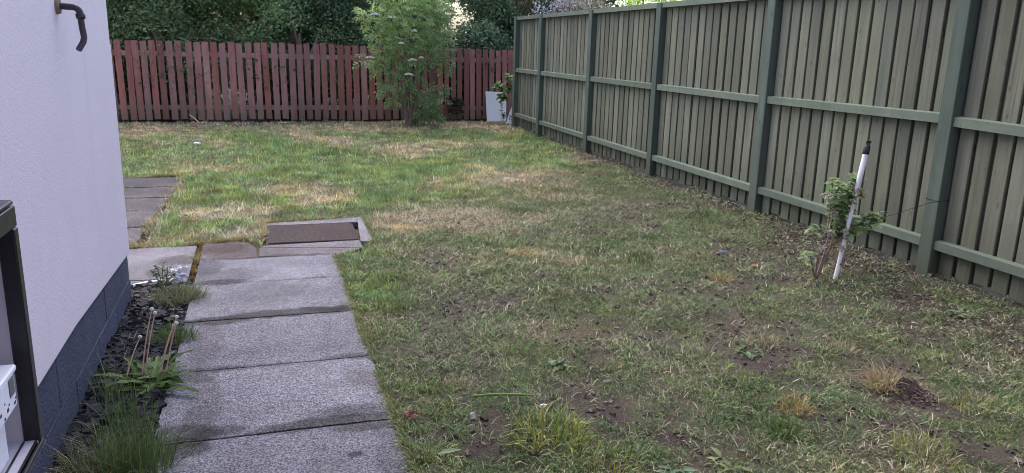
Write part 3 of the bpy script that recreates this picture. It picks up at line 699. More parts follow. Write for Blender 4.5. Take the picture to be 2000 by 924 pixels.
# small broad leaves: clover and chopped weeds, leaf litter at the fence foot
def litter(n, x0, x1, y0, y1, s, cols, pf, seed):
    x, y = sample(n, x0, x1, y0, y1); sc_, bare, dry, grn = fields(x, y)
    k = rng.uniform(0, 1, len(x)) < pf(x, y, sc_, bare, dry, grn)*np.clip((fbm(x, y, .18, seed, 4)-.38)*4, 0, 1); x = x[k]; y = y[k]; N = len(x)
    g = Geo(); d = rdir(N, -.15, .5); nrm = np.array([0, 0, 1.])+rdir(N)*.7
    cc = np.array(cols)[rng.integers(len(cols), size=N)]*rng.uniform(.7, 1.3, (N, 1))
    L_ = s*rng.uniform(.5, 1.4, N)
    leaves(g, np.stack([x, y, gz(x, y)+rng.uniform(.004, .028, N)], 1), d, nrm, L_, L_*rng.uniform(.4, .8, N), cc)
    return g
kind(link('broadleaf_weeds', litter(130000, .36, 3.98, 1.3, 7.5, .0145, [(.08,.145,.045), (.11,.18,.055), (.13,.18,.08), (.06,.10,.042)], lambda x, y, s, b, d, g: np.clip(.2+.7*s+.5*g-b, 0, 1), 151).mesh('broadleaf_weeds', M_LEAF)), 'stuff', 'small broad leaved weeds and clover in the lawn')
kind(link('leaf_litter', litter(26000, 2.2, 4.0, 1.3, 9.5, .024, [(.17,.17,.12), (.13,.12,.075), (.20,.17,.11), (.10,.08,.06), (.15,.18,.11)], lambda x, y, s, b, d, g: np.clip((x-2.9)/.8, 0.03, 1)*.9, 161).mesh('leaf_litter', M_STRAW)), 'stuff', 'chopped leaves and litter along the foot of the green fence')
# soil crumbs and pebbles
N = 9000; x, y = sample(N, .38, 3.95, 1.4, 6); sc_, bare, dry, grn = fields(x, y); k = rng.uniform(0, 1, len(x)) < .12+.88*bare; x = x[k]; y = y[k]; N = len(x)
def chips(p, size, flat, col):
    N = len(p); c = np.array([(i, j, k) for i in (-1, 1) for j in (-1, 1) for k in (-1, 1)], float)
    V = np.tile(c, (N, 1, 1))+rng.uniform(-.55, .55, (N, 8, 3))
    V *= (size*rng.uniform(.5, 1.3, (N, 3))*np.array([1, .75, flat]))[:, None, :]*.5
    ax = rdir(N); an = rng.uniform(-.7, .7, N); az = rng.uniform(0, 2*pi, N)
    ca, sa = np.cos(az)[:, None], np.sin(az)[:, None]
    x_, y_ = V[..., 0]*ca-V[..., 1]*sa, V[..., 0]*sa+V[..., 1]*ca
    t = an[:, None]; y2, z2 = y_*np.cos(t)-V[..., 2]*np.sin(t), y_*np.sin(t)+V[..., 2]*np.cos(t)
    V = np.stack([x_, y2, z2], -1)+p[:, None, :]
    i = np.arange(N)[:, None]*8; Fq = np.concatenate([i+q for q in ([0,1,3,2],[4,6,7,5],[0,4,5,1],[2,3,7,6],[0,2,6,4],[1,5,7,3])])
    return Geo().add(V.reshape(-1, 3), None, Fq, np.repeat(col, 8, 0))
pal = np.array([(.08,.062,.055), (.10,.08,.07), (.06,.05,.045), (.30,.29,.29), (.13,.11,.10)])
ci = rng.choice(5, N, p=[.35, .31, .25, .01, .08])
kind(link('soil_crumbs', chips(np.stack([x, y, gz(x, y)+.002], 1), rng.uniform(.006, .02, (N, 1)), .8, pal[ci]).mesh('soil_crumbs', M_SLATE)), 'stuff', 'crumbs of soil and little stones on the bare patches')

# ---------------------------------------------------------------- slate strip
N = 7500; x = rng.uniform(-.668, -.395, N); y = rng.uniform(1.0, 4.47, N)
z = -.028+rng.uniform(0, .028, N)+(fbm(x, y, .15, 201)-.5)*.03
cs = np.array([.022, .022, .028])*rng.uniform(.5, 1.7, (N, 1))
kind(link('slate_chippings', chips(np.stack([x, y, z], 1), rng.uniform(.016, .042, (N, 1)), .4, cs).mesh('slate_chippings', M_SLATE)), 'stuff', 'dark slate chippings filling the strip beside the plinth')
N = 150; x = rng.uniform(-.66, -.40, N); y = rng.uniform(1.8, 4.45, N)
g = Geo(); blades(g, np.stack([x, y, np.full(N, .003)], 1), rng.uniform(.02, .07, N), .003, rng.uniform(1.2, 1.5, N), rng.uniform(0, 6.28, N), np.array([.34, .29, .19])*rng.uniform(.5, 1.2, (N, 1)), True)
kind(link('dead_stalks', g.mesh('dead_stalks', M_STRAW)), 'stuff', 'dry stalk bits lying on the slate chippings')
# white edging strip
g = Geo(); pe = np.array([(-.69, 4.462, .0), (-.62, 4.488, .004), (-.54, 4.505, .006), (-.47, 4.515, .008)])
g.tube(pe, [.009, .010, .010, .008], 10)
solo('edging_strip', g, M_WHITE, 'white plastic edging strip at the far end of the slate bed', 'edging', (-.58, 4.49, 0), None, True)

def crumple(cx, cy, cz, sx, sy, sz, n=14, seed=3, amp=.35):
    u, v = np.meshgrid(np.linspace(0, 2*pi, n, endpoint=False), np.linspace(.12, pi-.12, n)); u = u.ravel(); v = v.ravel()
    rr = 1+amp*(vnoise(u*2.3+seed, v*2.3, .7, seed)-.5)*2+amp*.6*(vnoise(u*5, v*5, .5, seed+3)-.5)*2
    V = np.stack([cx+sx*rr*np.sin(v)*np.cos(u), cy+sy*rr*np.sin(v)*np.sin(u), cz+sz*rr*np.cos(v)], 1)
    F = [(i*n+j, (i+1)*n+j, (i+1)*n+(j+1) % n, i*n+(j+1) % n) for i in range(n-1) for j in range(n)]
    V = np.concatenate([V, [(cx, cy, cz+sz), (cx, cy, cz-sz)]]); F3 = []
    for j in range(n): F3 += [(n*n, j, (j+1) % n), (n*n+1, (n-1)*n+(j+1) % n, (n-1)*n+j)]
    return V, F3, F
V, F3, F = crumple(-.47, 4.475, .035, .04, .025, .042, 16, 5, .75)
solo('plastic_scrap', Geo().add(V, F3, F), M_CLOTHW, 'crumpled white plastic scrap behind the small weed by the path', 'litter', (-.475, 4.47, 0))

# ---------------------------------------------------------------- grass tufts as things
def tuft(name, label, cat, x, y, r, n, h0, h1, cols, wd=.0035, lean=(.1, 1.0), group=None, zoff=0, mat=None, extra=None):
    z = float(gz(np.array([x]), np.array([y]))[0])+zoff
    if y < 4.5 and PX0-.05 > x > -.7: z = -.02+zoff
    a = rng.uniform(0, 2*pi, n); rr = r*np.sqrt(rng.uniform(0, 1, n))
    p = np.stack([x+rr*np.cos(a), y+rr*np.sin(a), np.full(n, z-.003)], 1)
    l = np.clip(rng.uniform(*lean, n)*(.35+.65*rr/r), .02, 1.45)
    cc = np.array(cols)[rng.integers(len(cols), size=n)]*rng.uniform(.7, 1.25, (n, 1))
    l = np.where(rng.uniform(0, 1, n) < .25, rng.uniform(.9, 1.5, n), l)
    g = Geo(); blades(g, p, h0+(h1-h0)*rng.uniform(0, 1, n)**1.6, wd*rng.uniform(.5, 1.5, n), l, a+rng.normal(0, 1.0, n), cc, True)
    if extra: extra(g, z)
    return solo(name, g, mat or M_GRASS, label, cat, (x, y, z), group)
YG = [(.22,.26,.055), (.30,.29,.07), (.16,.22,.05), (.38,.33,.12)]
ST = [(.42,.31,.14), (.36,.25,.11), (.28,.22,.10), (.22,.22,.09)]
PS = [(.40,.33,.21), (.33,.27,.17), (.20,.20,.12)]
GR = [(.10,.16,.045), (.14,.20,.06), (.09,.13,.05)]
T = 'grass_tussock'; GRP = 'grass tussocks on the strimmed lawn'
tuft(T, 'large yellow green grass tussock near the path, longest blades on the lawn', 'tussock', .909, 2.33, .13, 330, .03, .13, YG+GR[:1], .005, (.3, 1.25), GRP)
tuft(T, 'low bright green tussock in front of the large yellow one', 'tussock', 1.02, 2.10, .12, 260, .04, .10, GR+YG[:2], .004, (.4, 1.3), GRP)
tuft(T, 'ginger straw tussock with a dark soil edge in the right foreground', 'tussock', 1.895, 2.32, .065, 240, .03, .075, ST, .0028, (.2, 1.3), GRP)
tuft(T, 'green tussock just in front of the ginger straw one', 'tussock', 1.76, 2.18, .05, 200, .04, .08, GR, .003, (.1, .9), GRP)
tuft(T, 'ginger dry tussock between the stone and the foot of the apple bush', 'tussock', 2.562, 3.915, .09, 200, .03, .07, ST, .004, (.2, 1.3), GRP)
tuft(T, 'pale dry tussock beside a pale leafy weed in the middle of the lawn', 'tussock', 2.2, 2.934, .08, 200, .03, .075, PS, .003, (.2, 1.3), GRP)
tuft(T, 'small ginger dry tussock nearest the drain cover', 'tussock', 1.61, 4.67, .075, 180, .03, .06, ST, .004, (.3, 1.3), GRP)
tuft(T, 'flat dry tussock just right of the small ginger one', 'tussock', 1.818, 4.475, .09, 180, .02, .05, ST+PS, .004, (.5, 1.4), GRP)
tuft(T, 'pale dry tussock in front of the white pole', 'tussock', 2.495, 2.785, .07, 160, .03, .07, PS, .003, (.3, 1.3), GRP)
tuft(T, 'straw coloured tussock sticking out left of the soil mound', 'tussock', 2.39, 2.39, .07, 380, .05, .13, ST+PS, .0026, (.5, 1.4), GRP)
tuft(T, 'yellow green tussock at the far right of the foreground', 'tussock', 2.62, 2.17, .10, 220, .03, .08, YG+PS, .003, (.3, 1.3), GRP)
tuft(T, 'yellowish tussock at the bottom right edge', 'tussock', 2.12, 1.90, .11, 260, .04, .09, YG+PS, .003, (.3, 1.3), GRP)
tuft(T, 'pale straw tussock lying beside the green cut stem', 'tussock', .698, 2.85, .05, 160, .02, .05, PS, .0026, (.5, 1.4), GRP)
tuft(T, 'upright bright green tussock in the lawn left of the stone', 'tussock', 2.267, 4.42, .12, 240, .04, .085, GR, .004, (.1, .8), GRP)
tuft(T, 'thick green grass tussock touching the right edge of the path', 'tussock', .54, 3.88, .12, 300, .03, .06, GR, .0036, (.2, 1.2), GRP)
tuft(T, 'pinkish dry tussock in the grey bare patch mid lawn', 'tussock', 1.37, 2.86, .05, 130, .02, .055, PS, .003, (.4, 1.4), GRP)
# soil mound
g = Geo(); N = 900; a = rng.uniform(0, 6.28, N); rr = .10*np.sqrt(rng.uniform(0, 1, N))**1.5; hx = 2.445+rr*np.cos(a); hy = 2.315+rr*np.sin(a)
hz = gz(hx, hy)+.015*np.exp(-(rr/.04)**2)
g = chips(np.stack([hx, hy, hz], 1), rng.uniform(.005, .014, (N, 1)), .8, np.array([.075, .055, .05])*rng.uniform(.6, 1.5, (N, 1)))
solo('soil_mound', g, M_SLATE, 'small dark mound of dug soil beside a straw tussock', 'soil mound', (2.445, 2.315, 0))
# bed grasses
tuft('long_grass', 'dense clump of fine green grass beside the nearest paving slab', 'grass clump', -.415, 2.46, .09, 950, .08, .25, GR, .0024, (.05, .75), 'grass clumps in the slate bed')
tuft('long_grass', 'straw and green grass clump against the plinth in the foreground', 'grass clump', -.52, 2.47, .09, 520, .06, .20, GR+PS, .0022, (.1, 1.0), 'grass clumps in the slate bed')
tuft('long_grass', 'thin tall grass stems rising in the middle of the slate bed', 'grass clump', -.475, 2.72, .08, 110, .16, .36, GR, .0024, (.03, .5), 'grass clumps in the slate bed')
tuft('long_grass', 'short green grass along the path edge beyond the dandelion', 'grass clump', -.41, 3.60, .085, 900, .05, .13, GR, .0026, (.1, .9), 'grass clumps in the slate bed')
tuft('long_grass', 'spreading green grass clump under the small leafy weed', 'grass clump', -.44, 4.20, .11, 1000, .05, .13, [(.10,.13,.055), (.13,.165,.075), (.22,.21,.13)], .003, (.3, 1.3), 'grass clumps in the slate bed')
tuft('long_grass', 'thin upright grass against the plinth behind the dandelion', 'grass clump', -.60, 3.05, .05, 60, .08, .22, GR+PS, .0022, (.03, .5), 'grass clumps in the slate bed')
tuft('long_grass', 'small dry grass sprig on the slab joint beside the ginger moss', 'grass clump', -.395, 4.84, .03, 60, .03, .09, [(.30,.28,.14), (.22,.24,.10)], .0025, (.5, 1.3), 'grass clumps in the slate bed', .04)

# dandelion
dn = thing('dandelion', 'dandelion with bare pinkish stalks growing from the slate bed', 'weed', (-.46, 3.15, -.01))
g = Geo()
for i in range(30):
    a = rng.uniform(0, 6.28); L_ = rng.uniform(.10, .19); bx, by = -.44+rng.normal(0, .03), 3.10+rng.normal(0, .06)
    rise_ = rng.uniform(.45, 1.0); d = np.array([cos(a), sin(a), .45]); s_ = np.array([-sin(a), cos(a), 0]); V = []; ts = np.linspace(0, 1, 9)
    for k_, t in enumerate(ts):
        c_ = np.array([bx, by, -.01])+L_*(np.array([cos(a), sin(a), 0])*t+np.array([0, 0, 1])*(rise_*t-.45*t*t))
        wd_ = .019*sin(pi*min(1, t*.9+.08))*(1.3 if k_ % 2 else .55)
        V += [c_-s_*wd_+[0, 0, .004], c_, c_+s_*wd_+[0, 0, .004]]
    F = []
    for k_ in range(8): F += [(k_*3, k_*3+1, k_*3+4, k_*3+3), (k_*3+1, k_*3+2, k_*3+5, k_*3+4)]
    g.add(V, None, F, np.array([.10, .17, .05])*rng.uniform(.7, 1.3))
part('leaves', g, M_LEAF, dn)
for (xa, za, xb, zb, yb) in ((-.487, 0, -.437, .273, 3.2), (-.475, 0, -.427, .256, 3.2), (-.43, 0, -.35, .234, 3.2), (-.425, 0, -.362, .199, 3.2), (-.54, .02, -.491, .155, 3.22), (-.40, .01, -.348, .222, 3.16)):
    g = Geo(); t = np.linspace(0, 1, 7)
    bow = .003*np.sin(t*pi)
    pts = np.stack([xa+(xb-xa)*t-bow*.7, 3.12+(yb-3.12)*t, za+(zb-za)*(t*.7+.3*np.sin(t*pi/2))], 1)
    g.tube(pts, np.linspace(.0032, .0022, 7), 6, (.66, .48, .40))
    st_ = part('stalk', g, M_LEAF, dn, True)
    g = Geo(); V, F3, F = crumple(xb, yb, zb+.002, .0085, .0085, .007, 8, 9, .2); g.add(V, F3, F, (.55, .52, .42)); part('seed_head', g, M_STRAW, st_)
# small leafy weed
def stemweed(name, label, x, y, stems, leafL, leafW, n, col, stemcol=(.17, .2, .09), cat='weed', group=None, zb=-.02, big=False):
    t_ = thing(name, label, cat, (x, y, zb), group)
    gs = Geo(); gl = Geo()
    for pts in stems:
        pts = np.array(pts, float); gs.tube(pts, np.linspace(.0032, .0014, len(pts)), 5, stemcol)
        k_ = rng.uniform(.3, 1.0, n)*(len(pts)-1); i = np.minimum(k_.astype(int), len(pts)-2); f = (k_-i)[:, None]
        p = pts[i]*(1-f)+pts[i+1]*f
        d = rdir(n, -.2, .7); L_ = leafL*rng.uniform(.6, 1.25, n)
        leaves(gl, p, d, np.array([0, 0, 1.])+.5*rdir(n), L_, L_*leafW, np.array(col)*rng.uniform(.65, 1.35, (n, 1)), .2, .12, big)
    part('stem', gs, M_LEAF, t_); part('leaves', gl, M_LEAF, t_)
    return t_
stemweed('weed', 'small bushy weed with tiny oval leaves by the white edging strip', -.52, 4.28, [[(-.53, 4.28, -.02), (-.528, 4.29, .06), (-.515, 4.3, .165)], [(-.525, 4.28, 0), (-.55, 4.3, .08), (-.57, 4.3, .12)], [(-.52, 4.28, 0), (-.50, 4.3, .07), (-.47, 4.3, .10)], [(-.525, 4.28, 0), (-.535, 4.3, .09), (-.555, 4.32, .15)], [(-.52, 4.28, 0), (-.5, 4.27, .09), (-.49, 4.27, .15)]], .02, .55, 26, (.085, .12, .06))
# lawn weeds
def rosette(label, x, y, r, n, col, group='leafy weeds in the lawn'):
    z = float(gz(np.array([x]), np.array([y]))[0]); g = Geo(); a = rng.uniform(0, 6.28, n)
    n = n*2; a = rng.uniform(0, 6.28, n); d = np.stack([np.cos(a), np.sin(a), rng.uniform(-.1, .6, n)], 1); L_ = r*.55*rng.uniform(.4, 1.15, n)
    p = np.array([x, y, z+.012])+rdir(n)*r*.5*np.array([1, 1, .15])
    leaves(g, p, d, np.tile([0, 0, 1.], (n, 1))+.3*rdir(n), L_, L_*rng.uniform(.3, .5, n), np.array(col)*rng.uniform(.75, 1.25, (n, 1)), .12, .25, True)
    solo('lawn_weed', g, M_LEAF, label, 'weed', (x, y, z), group)
rosette('pale grey green leafy weed behind the dark bare soil patch', 1.16, 2.92, .085, 14, (.17, .23, .13))
rosette('green leafy weed beside the pale dry tussock', 2.05, 2.84, .10, 12, (.13, .20, .09))
rosette('broad leaved weed at the bottom edge near the middle', 1.42, 2.03, .09, 12, (.20, .24, .10))
rosette('blue green flat weed at the bottom edge right of the yellow tussock', 1.22, 1.98, .09, 16, (.12, .19, .11))
rosette('low dark leaved weed left of the fallen red leaf patch on the lawn', .75, 5.95, .09, 12, (.10, .15, .06))
rosette('small pale weed at the right end of the lawn under the fence', 3.45, 3.05, .10, 12, (.18, .23, .13))
rosette('green weed against the foot of the third post', 3.82, 5.42, .11, 16, (.16, .22, .07))
rosette('pale leafy sprig lying at the foot of the white pole', 3.24, 3.62, .08, 10, (.22, .28, .17))
rosette('green weed by the small stump of the second tussock', 2.5, 4.66, .10, 14, (.12, .19, .06)) if False else None

# fallen bits
def flatleaf(label, x, y, L_, az, col, curl=.3, name='fallen_leaf', cat='leaf'):
    z = float(gz(np.array([x]), np.array([y]))[0])+.018; g = Geo()
    for k_ in range(2):
        a = az+k_*1.3; leaves(g, np.array([[x, y, z+.004*k_]]), np.array([[cos(a), sin(a), .15]]), np.array([[.2, -.3, 1.]]), L_*(1-.25*k_), L_*.6, np.array([col]), .2, curl, True)
    solo(name, g, M_LEAF, label, cat, (x, y, z), 'fallen leaves on the lawn')
flatleaf('dark red fallen leaf beside the path in the foreground', .455, 2.58, .06, .4, (.13, .03, .03))
flatleaf('orange fallen leaf on soil behind the apple bush foot', 2.93, 4.08, .05, 1.2, (.42, .17, .06))
flatleaf('brown curled fallen leaf in the middle of the lawn', 1.99, 4.26, .06, 2.2, (.16, .08, .045))
flatleaf('dark brown fallen leaf nearer the path in mid lawn', 1.36, 4.36, .07, .1, (.09, .06, .05))
flatleaf('yellow fallen leaf beside the lilac scrap', 2.02, 4.24, .035, 3.0, (.45, .30, .06))
z = float(gz(np.array([.8]), np.array([2.6]))[0])
g = Geo().tube([(.715, 2.64, z+.035), (.79, 2.625, z+.04), (.87, 2.61, z+.037), (.936, 2.60, z+.032)], [.004, .005, .005, .003], 6, (.20, .30, .08))
solo('cut_stem', g, M_LEAF, 'straight bright green cut stem lying on the grass', 'stem', (.82, 2.62, z), None, True)
z = float(gz(np.array([.5]), np.array([2.3]))[0])
g = Geo(); leaves(g, np.array([[.50, 2.29, z+.03]]), np.array([[.98, .15, .05]]), np.array([[0, -.3, 1.]]), .09, .02, np.array([[.22, .32, .16]]), .1, .1, True)
solo('leaf_blade', g, M_LEAF, 'long pale green leaf blade lying near the path edge', 'leaf', (.5, 2.29, z))
def stone(label, x, y, s, col, seed, name='stone'):
    z = float(gz(np.array([x]), np.array([y]))[0]); V, F3, F = crumple(x, y, z+s*.25, s, s*.7, s*.45, 9, seed, .22)
    mm = mat_simple('stone_%d' % seed, col, .75, .3, .4, .5)
    solo(name, Geo().add(V, F3, F), mm, label, 'stone', (x, y, z), 'stones on the lawn', True)
stone('dark blue grey stone on bare soil in mid lawn', 2.885, 4.385, .045, (.075, .08, .12), 21)
stone('small white stone in front of the green cut stem', .97, 2.57, .014, (.6, .58, .6), 22)
stone('pale lilac stone at the edge of the dark bare patch', 1.30, 2.72, .017, (.24, .23, .31), 23)
stone('brown clod at the foot of the red fence', -.94, 12.55, .07, (.2, .10, .07), 24)
V, F3, F = crumple(-.75, 10.33, .02, .04, .03, .015, 10, 31, .3)
solo('paper_scrap', Geo().add(V, F3, F), M_CLOTHW, 'white scrap of litter on the far left lawn', 'litter', (-.75, 10.33, 0))
g = Geo().tube([(-1.02, 12.98, .12), (-.95, 12.93, .07), (-.88, 12.87, .01)], [.008, .009, .007], 6, (.5, .38, .27))
solo('twig', g, M_STRAW, 'pale twig leaning against the foot of the red fence', 'twig', (-.95, 12.93, 0), None, True)

# ---------------------------------------------------------------- white pole, apple bush and wire
A = np.array([3.244, 3.74, -.03]); Bp = np.array([3.412, 3.80, .825]); ax = Bp-A
wp = thing('pole', 'white broom pole with black tip leaning in the lawn by the fence', 'pole', tuple(A))
def along(t): return A+ax*t
part('lower_tube', Geo().tube([along(0), along(.3), along(.65)], .0125, 14), M_WHITE, wp, True)
part('upper_tube', Geo().tube([along(.645), along(.65), along(.8), along(.905)], [.0125, .0160, .0160, .0160], 14), M_WHITE, wp, True)
gr = part('grip', Geo().tube([along(.90), along(.905), along(.955), along(.965)], [.0165, .019, .017, .0135], 14), M_BLACK, wp, True)
g = Geo()
for s_ in (-1, 1):
    o_ = np.array([.011*s_, 0, 0]); g.tube([along(.962)+o_, along(.985)+o_], .0045, 8)
g.tube([along(.987)-[.015, 0, 0], along(.987)+[.017, 0, 0]], .0055, 8); part('hanging_loop', g, M_BLACK, gr)
part('hole', Geo().tube([along(.14)+[0, -.0115, 0], along(.14)+[0, -.0135, 0]], .005, 10), M_BLACK, wp)

ab = thing('apple_bush', 'small leaning apple bush with pale pink blossom behind the white pole', 'bush', (3.11, 3.75, -.02))
br = [[(3.11, 3.75, -.03), (3.15, 3.76, .07), (3.21, 3.78, .17), (3.27, 3.80, .225), (3.36, 3.83, .25), (3.47, 3.85, .275), (3.54, 3.86, .315), (3.63, 3.86, .345)],
      [(3.12, 3.75, .02), (3.18, 3.78, .15), (3.23, 3.82, .28), (3.26, 3.84, .42), (3.27, 3.84, .55)],
      [(3.21, 3.78, .17), (3.27, 3.80, .32), (3.32, 3.80, .46), (3.37, 3.80, .60)],
      [(3.11, 3.75, .02), (3.10, 3.74, .12), (3.13, 3.76, .24), (3.17, 3.77, .30), (3.20, 3.80, .42), (3.19, 3.80, .60)],
      [(3.115, 3.75, .0), (3.06, 3.72, .08), (3.02, 3.70, .16), (2.99, 3.70, .18)],
      [(3.27, 3.80, .225), (3.30, 3.86, .33), (3.34, 3.9, .45)], [(3.24, 3.79, .20), (3.36, 3.74, .33), (3.45, 3.72, .37)], [(3.13, 3.76, .1), (3.08, 3.78, .22), (3.11, 3.8, .33)]]
g = Geo()
for i, b in enumerate(br): g.tube(b, np.linspace(.011 if i == 0 else .007, .0025, len(b)), 7)
part('trunk', g, M_BARK, ab, True)
gl = Geo(); gb = Geo()
for i, b in enumerate(br):
    b = np.array(b); n = (95, 120, 140, 90, 12, 100, 100, 16)[i]
    t = rng.beta(2.2, 1.0, n)*(len(b)-1); k_ = np.minimum(t.astype(int), len(b)-2); f = (t-k_)[:, None]
    p = b[k_]*(1-f)+b[k_+1]*f+rdir(n)*rng.uniform(.005, .045, (n, 1))
    keep = (p[:, 2] > (.40 if i in (1, 3) else .23)) | (i == 4); p = p[keep]; n = len(p)
    d = rdir(n, -.5, .6)+np.array([.25, -.1, 0]); L_ = rng.uniform(.035, .07, n)
    leaves(gl, p, d, np.array([0, 0, 1.])+.6*rdir(n), L_, L_*rng.uniform(.5, .65, n), np.stack([rng.uniform(.17, .27, n), rng.uniform(.25, .36, n), rng.uniform(.12, .18, n)], 1), .15, .12, True)
part('leaves', gl, M_LEAF, ab)
for cxx, cyy, czz in ((3.135, 3.75, .50), (3.36, 3.77, .53), (3.565, 3.82, .345), (3.30, 3.76, .26), (3.27, 3.74, .29), (3.17, 3.74, .29), (3.12, 3.73, .20), (3.03, 3.7, .15), (3.27, 3.74, .19), (3.48, 3.8, .33), (3.20, 3.76, .40)):
    n = 26; p = np.array([cxx, cyy, czz])+rdir(n)*.013
    leaves(gb, p, rdir(n), rdir(n), .018, .014, np.array([.52, .44, .42])*rng.uniform(.65, 1.2, (n, 1)), .2)
part('blossom', gb, M_LEAF, ab)
g = Geo().tube([(3.545, 3.84, .325), (3.63, 3.76, .375), (3.72, 3.69, .43), (3.80, 3.663, .462), (3.868, 3.664, .468)], .0018, 5).tube([(3.866, 3.664, .468), (3.92, 3.666, .470), (3.972, 3.666, .472), (3.974, 3.72, .472), (3.974, 3.774, .47), (3.868, 3.774, .468), (3.867, 3.664, .468)], .0018, 5)
solo('tie_wire', g, M_WIRE, 'thin dark wire tying the apple bush to the fence post', 'wire', (3.87, 3.66, .46))

# ---------------------------------------------------------------- corner: white board, bag, sapling
lp = thing('white_board', 'white board leaning in the corner of the red fence', 'board', (3.84, 12.95, 0))
g = Geo(); v = []
for (x, z) in ((3.69, .0), (4.03, .0), (4.04, .49), (3.675, .50)):
    v += [(x, 13.04+z*.16, z), (x, 13.052+z*.16, z)]
g.add(v, None, [(0, 2, 4, 6), (7, 5, 3, 1), (0, 1, 3, 2), (2, 3, 5, 4), (4, 5, 7, 6), (6, 7, 1, 0)]); part('panel', g, M_WHITE, lp)
def sheetbag():
    n, m_ = 12, 14; V = []; C = []
    for i in range(m_):
        t = i/(m_-1)
        for j in range(n):
            a = j/n*2*pi; rr = (.015+.12*t**1.1)*(1+.28*sin(a*4+t*3)+.12*sin(a*7))
            V.append((4.03+rr*.75*cos(a)+.05*(1-t)-.02, 12.62+rr*.6*sin(a), .44*(1-t)+.01))
    F = [(i*n+j, i*n+(j+1) % n, (i+1)*n+(j+1) % n, (i+1)*n+j) for i in range(m_-1) for j in range(n)]
    return Geo().add(V, None, F, (.7, .69, .73))
wb = thing('plastic_bag', 'white plastic sheet bunched beside the corner fence post with grey print', 'bag', (4.02, 12.62, 0))
part('sheet', sheetbag(), M_CLOTHW, wb)
g = Geo()
for k_ in range(14):
    g = Geo(); xx, zz = 3.94+rng.uniform(0, .09), rng.uniform(.02, .17); V, F3, F = crumple(xx, 12.555+abs(xx-4.0)*.25, zz, .011, .006, .012, 6, k_, .2); g.add(V, F3, F); part('print', g, M_DARKSQ, wb)
sp_ = thing('sapling', 'sapling with broad green leaves in the corner behind the white board', 'sapling', (4.0, 12.62, 0))
stm = [[(3.96, 12.8, 0), (3.95, 12.72, .3), (3.93, 12.65, .55), (3.95, 12.6, .78)], [(3.945, 12.72, .35), (3.84, 12.65, .55), (3.74, 12.62, .68)], [(3.93, 12.65, .5), (4.0, 12.4, .66), (4.04, 12.15, .72), (4.08, 12.02, .70)], [(3.94, 12.7, .4), (3.86, 12.66, .45), (3.84, 12.64, .42)]]
g = Geo(); gl = Geo()
for b in stm:
    g.tube(b, np.linspace(.009, .004, len(b)), 6, (.12, .10, .06)); b = np.array(b); n = 22
    t = rng.uniform(.45, 1, n)*(len(b)-1); k_ = np.minimum(t.astype(int), len(b)-2); f = (t-k_)[:, None]; p = b[k_]*(1-f)+b[k_+1]*f
    d = rdir(n, -.6, .4); d[:, 1] -= .3; L_ = rng.uniform(.07, .14, n)
    leaves(gl, p+rdir(n)*.03, d, np.array([0, -.5, 1.])+.5*rdir(n), L_, L_*.75, np.stack([rng.uniform(.10, .17, n), rng.uniform(.18, .27, n), rng.uniform(.05, .09, n)], 1), .12, .2, True)
part('stem', g, M_BARK, sp_); part('leaves', gl, M_LEAF, sp_)
stemweed('corner_weed', 'thin ivy like weed climbing in front of the white board', 3.87, 12.84, [[(3.88, 12.83, 0), (3.87, 12.84, .15), (3.89, 12.86, .3), (3.86, 12.88, .38)], [(3.9, 12.8, 0), (3.92, 12.8, .1), (3.9, 12.8, .16)]], .05, .7, 20, (.08, .12, .06), group='weeds at the foot of the red fence', zb=0)
stemweed('corner_weed', 'dark green weed at the foot of the red fence right of the elder', 3.1, 13.05, [[(3.05+.04*i, 13.06, 0), (3.04+.05*i, 13.08, .2), (3.02+.06*i, 13.07, .38)] for i in range(5)], .06, .55, 40, (.045, .075, .04), group='weeds at the foot of the red fence', zb=0)

# ---------------------------------------------------------------- elder
el = thing('elder_tree', 'young multi stemmed elder with white flower heads before the red fence', 'tree', (2.22, 12.4, 0))
clumps = [(1.75,1.62,.20),(2.05,1.72,.30),(2.38,1.78,.30),(2.62,1.55,.22),(2.2,1.45,.28),(1.93,1.35,.24),(2.72,1.25,.14),(2.42,1.2,.20),(2.12,1.15,.18),(1.64,1.02,.10),(1.78,.93,.10),(2.78,1.0,.10),(1.98,.90,.12),(2.28,.82,.12),(2.55,.98,.07),(2.12,.62,.13),(1.95,.64,.09),(2.48,.46,.16),(2.63,.40,.13),(2.72,.52,.08),(2.1,2.03,.28),(2.42,2.05,.24),(1.60,1.68,.08),(2.86,1.02,.06),(2.62,1.85,.2),(2.52,.27,.13),(2.64,.24,.10),(2.40,.20,.08),(2.05,.42,.06),(1.85,1.12,.10),(2.58,1.35,.15),(2.75,1.75,.12),(1.9,.48,.06),(2.3,.98,.09)]
g = Geo(); stems = []
for i, (x1, z1) in enumerate([(1.9, 1.3), (2.05, 1.8), (2.35, 1.9), (2.6, 1.4), (2.2, 1.5), (1.7, 1.0), (2.55, .5), (2.45, .9), (2.75, 1.0), (2.3, 2.3), (2.15, .9)]):
    bx = 2.2+.045*(i % 4)+(.2 if z1 < .6 else 0)*0; by = 12.4+rng.normal(0, .04); t = np.linspace(0, 1, 7)
    pts = np.stack([bx+(x1-bx)*t**1.4+.03*np.sin(t*5+i), by+rng.normal(0, .12)*t, z1*t], 1); stems.append(pts)
    g.tube(pts, np.linspace(.017 if i < 5 else .011, .005, 7), 7, (.22, .18, .13))
for (cx_, cz_, cr_) in clumps:
    s_ = stems[np.argmin([np.min(np.hypot(q_[:, 0]-cx_, q_[:, 2]-cz_+.15)) for q_ in stems])]; k_ = np.argmin(np.hypot(s_[:, 0]-cx_, s_[:, 2]-cz_+.2))
    e_ = np.array([cx_, 12.4+rng.normal(0, .1), cz_+cr_*.3]); mid = (s_[k_]+e_)/2+[0, 0, .03]; g.tube([s_[k_], mid, e_], [.009, .006, .003], 5, (.15, .13, .08))
